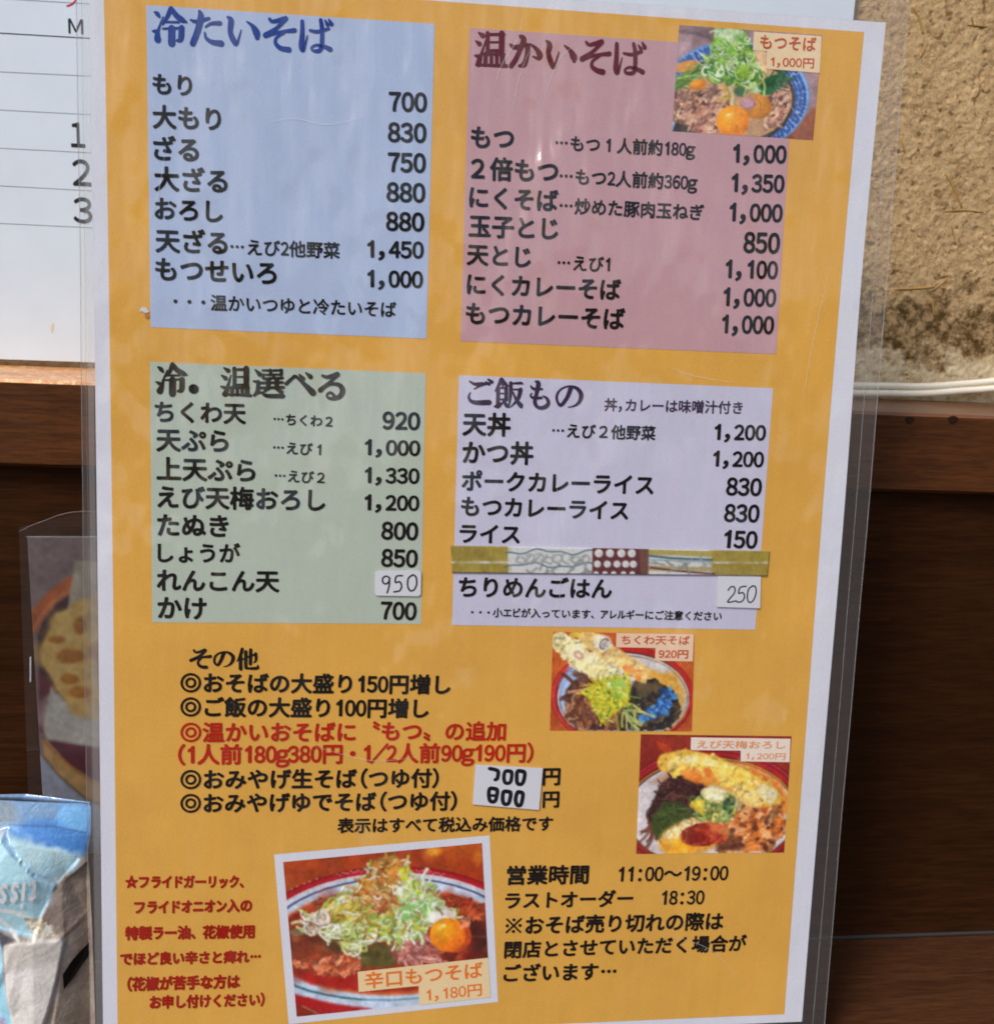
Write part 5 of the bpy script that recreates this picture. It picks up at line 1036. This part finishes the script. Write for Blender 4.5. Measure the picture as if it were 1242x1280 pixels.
# stickers and tape stuck on top of the laminate
def sticker(key, lab, inkm, rad=0.0, name='price_sticker'):
    q = np.array(QUAD[key], float); V = []; pts = []
    for i in range(4):
        p = q[i]; a = q[i-1]-p; b = q[(i+1) % 4]-p; la, lb = np.linalg.norm(a), np.linalg.norm(b)
        if rad:
            for t in np.linspace(0, 1, 5):
                s0 = p+a/la*rad; s1 = p+b/lb*rad; pts.append((1-t)**2*s0+2*t*(1-t)*p+t*t*s1)
        else: pts.append(p)
    n = len(pts)
    V = [page(a, b, .62) for a, b in pts]+[page(a, b, .25) for a, b in pts]
    F = [tuple(range(n))[::-1]]+[(i, (i+1) % n, n+(i+1) % n, n+i) for i in range(n)]
    st = build(name, V, F, M['sticker'], menu, menu); st['label'] = lab
    HW[0] = 1.35 if key == 'st700' else 1.2
    V, F = stroke_mesh(STROKE[key], .65); build('handwritten_price', V, F, inkm, st, menu)
sticker('st950', 'rounded white sticker with 950 written in pen', M['penink'], 1.0)
sticker('st250', 'small square white sticker with 250 written in pen', M['penink'])
sticker('st700', 'white paper sticker with 700 and 800 in thick black marker', M['marker'])
p = PICS[4]()
V, F, C = picture_mesh(p, QUAD['tape'], .62, 320, 28)
o = build('decorative_tape', V, F, M['tape'], menu, menu, True, C); md = o.modifiers.new('thickness', 'SOLIDIFY'); md.thickness = .00035; md.offset = 1
o['label'] = 'strip of olive, white and maroon patterned tape'

# clear film margin of the pouch, with its welded edges
OUT = [(-6.6, -14), (212.0, -14), (213.4, 304), (-7.6, 304)]
INN = [EDGE['paper'][0], EDGE['paper'][1], EDGE['paper'][5], EDGE['paper'][6]]
Lp = smooth_path([EDGE['paper'][i] for i in (0, 9, 8, 7, 6)], 12); Rp = smooth_path([EDGE['paper'][i] for i in (1, 2, 3, 4, 5)], 12)
def side(a, b, n): return [np.array(a)+(np.array(b)-np.array(a))*t for t in np.linspace(0, 1, n)]
inner = list(side(INN[0], INN[1], 40)[:-1])+list(Rp[:-1])+list(side(INN[2], INN[3], 40)[:-1])+list(Lp[::-1][:-1])
outer = list(side(OUT[0], OUT[1], 40)[:-1])+side(OUT[1], OUT[2], len(Rp))[:-1]+side(OUT[2], OUT[3], 40)[:-1]+side(OUT[3], OUT[0], len(Lp))[:-1]
n = len(inner); P = []
for t in (0, .35, .7, 1.0):
    P.append([page(*(np.array(a)[:2]+(np.array(b)-np.array(a)[:2])*t), .02) for a, b in zip(inner, outer)])
V, F = gridmesh([r+[r[0]] for r in P])
film = build('clear_film', V, F, M['film'], menu, menu, True); film['label'] = 'clear plastic margin of the laminate'
def rib(a, b, r, name='welded_edge', n=40):
    m = MB(); m.tube([page(*(np.array(a)+(np.array(b)-np.array(a))*t+np.array([.10*math.sin(t*9+a[0])+.05*math.sin(t*31), .05*math.sin(t*13)])), .06) for t in np.linspace(0, 1, n)], r, 6)
    m.out(name, M['film_edge'], film, menu, True)
rib(OUT[0], OUT[3], .10); rib(OUT[1], OUT[2], .12); rib(OUT[0], OUT[1], .10); rib(OUT[3], OUT[2], .10)
rib((208.3, -12), (209.6, 303), .09); rib((-5.4, -12), (-6.1, 303), .05)
seam = [page(a, b, .05) for t in np.linspace(0, 1, 50) for a, b in ((-5.0-.9*t, -12+315*t), (-3.75-.25*t, -12+315*t))]
build('welded_seam', seam, [(2*k, 2*k+1, 2*k+3, 2*k+2) for k in range(49)], film_mat('seam_film', .12, (.85, .85, .87)), film, menu)

# hairline scratches that catch the light
M['scratch'] = film_mat('scratch', .30, (.9, .9, .9))
for k, s_ in enumerate(([(99, 22), (101, 15), (105, 8), (106, 3)], [(104, 28), (106, 17), (109, 9)], [(113, 22), (116, 13), (121, 8)], [(41, 33), (47, 31.5), (56, 32.5), (66, 30)], [(60, 40), (66, 52), (69, 60)], [(176, 14), (181, 21), (184, 24)],
                        [(10, 62), (13, 52), (15, 40)], [(150, 92), (158, 94.5), (170, 96)], [(196, 60), (192, 84), (190, 104)], [(50, 200), (70, 206), (84, 205)], [(160, 262), (175, 268), (186, 280)], [(120, 120), (123, 150), (122, 175)])):
    V, F, P = stroke_poly([(a, b, .13 if 0 < j < len(s_)-1 else .03) for j, (a, b) in enumerate(s_)])
    build('scratch', [page(a[0], a[1], .34) for a in V], F, M['scratch'], film, menu)
# a nick in the laminate beside the blue panel
sc = BG['scuff']; V = []; F = []
for j, (c_, r_, h_) in enumerate(((sc[0], .95, .30), ((sc[0][0]+.5, sc[0][1]+.4), .7, .34))):
    a = np.linspace(0, 2*math.pi, 14, endpoint=False); n0 = len(V)
    V += [page(c_[0]+r_*math.cos(q)*(1+.3*math.sin(3*q+j)), c_[1]+r_*.8*math.sin(q)*(1+.25*math.cos(2*q)), h_) for q in a]; F.append(tuple(range(n0, n0+14))[::-1])
build('scuff_mark', V, F, M['sticker'], menu, menu)
a = np.linspace(0, 2*math.pi, 12, endpoint=False)
build('scuff_mark', [page(sc[1][0]+.6*math.cos(q), sc[1][1]+.75*math.sin(q)*(1+.2*math.sin(3*q)), .28) for q in a], [tuple(range(12))[::-1]], plain('rusty_scuff', (176, 112, 48), .5), menu, menu)

# ------------------------------------------------------------------ the ruled calendar on the wall
c0, c1, c2, c3 = [np.array(p) for p in BG['cal']]
YC = c0[1]; xr = c2[0]+.2; xl = -150.0
zb = lambda x: c0[2]+(c1[2]-c0[2])*(x-c0[0])/(c1[0]-c0[0])
zbot = lambda x: c0[2]-.004*(x-c0[0])
m = MB(); zt_ = 470
V = [(xl, YC, zbot(xl)), (xr, YC, zbot(xr)), (xr, YC, zt_), (xl, YC, zt_)]; V += [(a, YC+2.0, b) for a, _, b in V]
cal = build('wall_calendar', V, [(0, 1, 2, 3), (7, 6, 5, 4), (0, 4, 5, 1), (1, 5, 6, 2), (2, 6, 7, 3), (3, 7, 4, 0)], matte('calendar_paper', (209, 220, 230), 1.02, .5, .06))
tag(cal, 'white ruled wall calendar hanging behind the left of the menu', 'calendar')
M['rule'] = plain('grey_rule', (128, 130, 136), .6); M['rule2'] = plain('dark_rule', (60, 62, 70), .6)
for k, (a, b) in enumerate(BG['cal_lines']):
    sl_ = (b[2]-a[2])/(b[0]-a[0]); hw = .16 if k == 1 else .09
    za = a[2]+sl_*(xl-a[0]); zb_ = a[2]+sl_*(60-a[0])
    build('ruled_line', [(xl, YC-.06, za-hw), (60, YC-.06, zb_-hw), (60, YC-.06, zb_+hw), (xl, YC-.06, za+hw)], [(0, 1, 2, 3)], M['rule2' if k == 1 else 'rule'], cal)
for ch, ((x0, _, z0), (x1, _, z1)) in BG['cal_text'].items():
    v, f = (glyph('ノ') if ch == 'red' else (glyph('Ｍ') if ch == 'M' else glyph(chr(ord(ch)+0xFEE0))))
    if ch == '1': v, f = glyph('１')
    mn, mx = v.min(0), v.max(0); V = []; F = []
    for k, dx in enumerate((0, .015, -.015, .0, .0)):
        dz = (0, 0, 0, .03, -.03)[k]
        n0 = len(V); V += [(x0+((a-mn[0])/(mx[0]-mn[0])+dx)*(x1-x0), YC-.08-.004*k, z0+((b-mn[1])/(mx[1]-mn[1])+dz)*(z1-z0)) for a, b in v]; F += [tuple(i+n0 for i in q) for q in f]
    build('calendar_letter', V, F, plain('calendar_ink_'+('red' if ch == 'red' else 'black'), (190, 40, 50) if ch == 'red' else (30, 30, 34), .6), cal)
sp = BG['cal_spot']; build('stain', [(sp[0]+.45*math.cos(q)+.25*math.sin(q), YC-.05, sp[2]+1.7*math.sin(q)) for q in np.linspace(0, 2*math.pi, 12, endpoint=False)], [tuple(range(12))], plain('cream_stain', (206, 196, 172), .6), cal)

# ------------------------------------------------------------------ second laminated card behind
WC = 38.0
def cardp(a, h=0.0):
    u, v = a; wd = WC-h
    return (u, -math.sin(TH)*v+math.cos(TH)*wd, Z0-math.cos(TH)*v-math.sin(TH)*wd)
CH = hom([(0, 0), (1000, 0), (1000, 1000), (0, 1000)], BG['cardmap'])
def cc(x, y):
    q = CH @ np.array([x, y, 1.0]); return q[:2]/q[2]
pc = PICS[5]()
nx, ny = 150, 200
s, t = np.meshgrid(np.linspace(0, 1, nx), np.linspace(0, 1, ny))
X_ = 115+70*t*1.16+s*(560-70*t*.4); Y_ = 135+t*1340
q = np.einsum('ij,jkl->ikl', CH, np.stack([X_, Y_, np.ones_like(X_)])); U_, V_ = q[0]/q[2], q[1]/q[2]
zfloor = cardp((0, V_.max()))[2]
VV = np.stack(cardp((U_, V_)), -1).reshape(-1, 3); VV[:, 2] = np.maximum(VV[:, 2], .5)
i = np.arange(nx*ny).reshape(ny, nx)
F = np.stack([i[:-1, :-1], i[:-1, 1:], i[1:, 1:], i[1:, :-1]], -1).reshape(-1, 4).tolist()
cardb = empty('picture_card', (float(VV[:, 0].mean()), float(VV[:, 1].max()), .0))
tag(cardb, 'laminated card with a picture of lotus root tempura, behind the menu', 'card')
n = N('card_print'); a_ = n.new('ShaderNodeVertexColor', layer_name='print'); n.set(Base_Color=a_.outputs[0], Roughness=.5, Coat_Weight=.6, Coat_Roughness=.15)
o = build('food_picture', VV, F, n.m, cardb, cardb, True, pc.linear(X_, Y_, .27).reshape(-1, 3))
md = o.modifiers.new('thickness', 'SOLIDIFY'); md.thickness = .0003; md.offset = 1
fo = [cc(82, 95), cc(330, 35), cc(700, 60), cc(760, 1400), cc(128, 1400)]
fi = [cc(115, 135), cc(330, 135), cc(675, 135), cc(700, 1400), cc(188, 1400)]
V = []
for a, b in zip(fo, fi): V += [cardp(a, .3), cardp(b, .1)]
for v_ in range(len(V)): V[v_] = (V[v_][0], V[v_][1], max(.4, V[v_][2]))
F = [(2*k, 2*k+1, (2*k+3) % (2*len(fo)), (2*k+2) % (2*len(fo))) for k in range(len(fo))]
cf = build('clear_film', V, F, film_mat('card_film', .014), cardb, cardb)
m = MB(); m.tube([cardp(cc(112, 134), .3), cardp(cc(400, 134), .3), cardp(cc(676, 134), .3)], .06, 6); m.out('film_seam', M['film_edge'], cf, cardb)
m = MB(); m.tube([cardp(p_, .4) for p_ in smooth_path([cc(84, 112), cc(180, 70), cc(350, 28), cc(700, 60)], 6)], .045, 6); m.out('film_seam', M['film_edge'], cf, cardb)
g0, g1 = cc(133, 640), cc(133, 745)
m = MB(); m.tube([cardp(g0, .5), cardp((g0+g1)/2, .5), cardp(g1, .5)], .28, 8); m.out('staple', plain('steel', (170, 170, 172), .3), cardb, cardb)

# ------------------------------------------------------------------ pack of tissues
TW = 14.0
TM = hom([(0, 0), (1000, 0), (1000, 1000), (0, 1000)], BG['tissuemap'])
def packp(x, y, w_):
    q = np.einsum('ij,j...->i...', TM, np.stack([x, y, np.ones_like(x)])); u, v = q[0]/q[2], q[1]/q[2]
    return np.stack([u, -math.sin(TH)*v+math.cos(TH)*w_, np.maximum(Z0-math.cos(TH)*v-math.sin(TH)*w_, .3)], -1)
nx, ny = 190, 330
s, t = np.meshgrid(np.linspace(0, 1, nx), np.linspace(0, 1, ny))
Yp = 52+t*1500
xr_ = np.interp(Yp, [52, 90, 250, 330, 480, 800, 1280, 1560], [488, 496, 492, 478, 484, 500, 516, 520])
xl_ = np.full_like(Yp, -260.0)
Yp = Yp+s*0+np.where(Yp < 110, (s-.35)*38*(1-(Yp-52)/58), 0)
Xp = xl_+(xr_-xl_)*s
pp = PICS[6]()
em = np.minimum(s, 1-s)*np.interp(t, [0, .05, .2, 1], [.3, .5, 1, 1])
bul = np.clip(em*2.6, 0, 1)**.6*np.interp(t, [0, .06, .25, 1], [.15, .4, 1, 1])
dep = 16-8.5*bul*np.clip(1.25-s*.75, .3, 1)
r_ = np.random.default_rng(5)
for _ in range(11):                                 # sharp creases of crumpled film
    an = r_.random()*math.pi; cx, cy = r_.random()*560-40, r_.random()*1350+40
    d = (Xp-cx)*math.sin(an)-(Yp-cy)*math.cos(an); l = (Xp-cx)*math.cos(an)+(Yp-cy)*math.sin(an)
    L = 120+260*r_.random(); wdt = 18+42*r_.random()
    dep -= (.2+.65*r_.random())*np.clip(1-np.abs(d)/wdt, 0, 1)*np.clip(1-np.abs(l)/L, 0, 1)*(1 if r_.random() < .7 else -1)
for P_, (ox, oy, oo) in pp.facets:                  # the folded faces of the wrapper each have a tilt of their own
    ins = pp.inside(P_, Xp, Yp); cx, cy = np.mean(P_, 0)
    dep = np.where(ins, dep+oo+ox*(Xp-cx)/100+oy*(Yp-cy)/100, dep)
dep = np.where(Xp > 440, np.maximum(dep, 3.0), np.maximum(dep, -4))
kk = dep.copy()
for _ in range(5): kk[1:-1, 1:-1] = (kk[:-2, 1:-1]+kk[2:, 1:-1]+kk[1:-1, :-2]+kk[1:-1, 2:]+2*kk[1:-1, 1:-1])/6
front = packp(Xp, Yp, kk).reshape(-1, 3)
back = packp(Xp, Yp, 17+8*np.clip(em*3, 0, 1)).reshape(-1, 3)
i = np.arange(nx*ny).reshape(ny, nx); nb = nx*ny
F = np.stack([i[:-1, :-1], i[:-1, 1:], i[1:, 1:], i[1:, :-1]], -1).reshape(-1, 4)
Fb = F[:, ::-1]+nb
bd = list(i[0, :])+list(i[1:, -1])+list(i[-1, ::-1][1:])+list(i[::-1, 0][1:-1])
Fs = [(bd[k], bd[(k+1) % len(bd)], bd[(k+1) % len(bd)]+nb, bd[k]+nb) for k in range(len(bd))]
Cc = pp.linear(Xp, Yp, 1.3).reshape(-1, 3)
pk = empty('tissue_pack', (float(front[:, 0].mean()), float(front[:, 1].mean()), 0.))
tag(pk, 'crumpled blue and white plastic pack of tissues at lower left', 'tissue pack')
n = N('tissue_wrapper'); a_ = n.new('ShaderNodeVertexColor', layer_name='print')
h_ = n.bump(n.noise(n.pos(), 260, 4, .6, 1.0), .3, .0012)
n.set(Base_Color=a_.outputs[0], Roughness=.32, Specular_IOR_Level=.5, Coat_Weight=.7, Coat_Roughness=.1, Normal=h_, Coat_Normal=h_)
wr = build('plastic_wrapper', np.concatenate([front, back]), F.tolist()+Fb.tolist()+Fs, n.m, pk, pk, True, np.concatenate([Cc, Cc]))
def onpack(x, y, lift):
    d = np.interp(np.zeros(1), [0], [0]); j = np.clip(((y-52)/1500*(ny-1)).round().astype(int), 0, ny-1)
    ii = np.clip(((x+260)/(xr_[j, 0]+260)*(nx-1)).round().astype(int), 0, nx-1)
    return packp(x, y, kk[j, ii]-lift)
V = []; F = []; pen = 0.
tx = 240.
wht = plain('white_letters', (252, 252, 252), .6, 1.0, .1)
for ch in 'tissue':
    v, f = glyph(ch); v = v.copy(); wch = v[:, 0].max()
    v = v*[118, 245]; xx = tx-(v[:, 0]+v[:, 1]*.14); yy = 432+v[:, 1]
    tx -= wch*118+16
    base_ = float(np.median(kk[90:110, 60:100]))
    for k, (dx, dy) in enumerate(((0, 0), (3, 0), (-3, 0), (0, 3), (0, -3))):
        n0 = len(V); V += onpack(xx+dx, yy+dy, .6+.01*k).tolist(); F += [tuple(a+n0 for a in q) for q in f]
build('lettering', V, F, wht, wr, pk)
mk = np.array([(357, 985), (400, 925), (445, 885), (497, 852), (493, 920), (450, 965), (410, 1020), (362, 1068)], float)
build('tear_mark', onpack(mk[:, 0], mk[:, 1], .5), [tuple(range(len(mk)))], plain('black_mark', (26, 22, 20), .4), wr, pk)
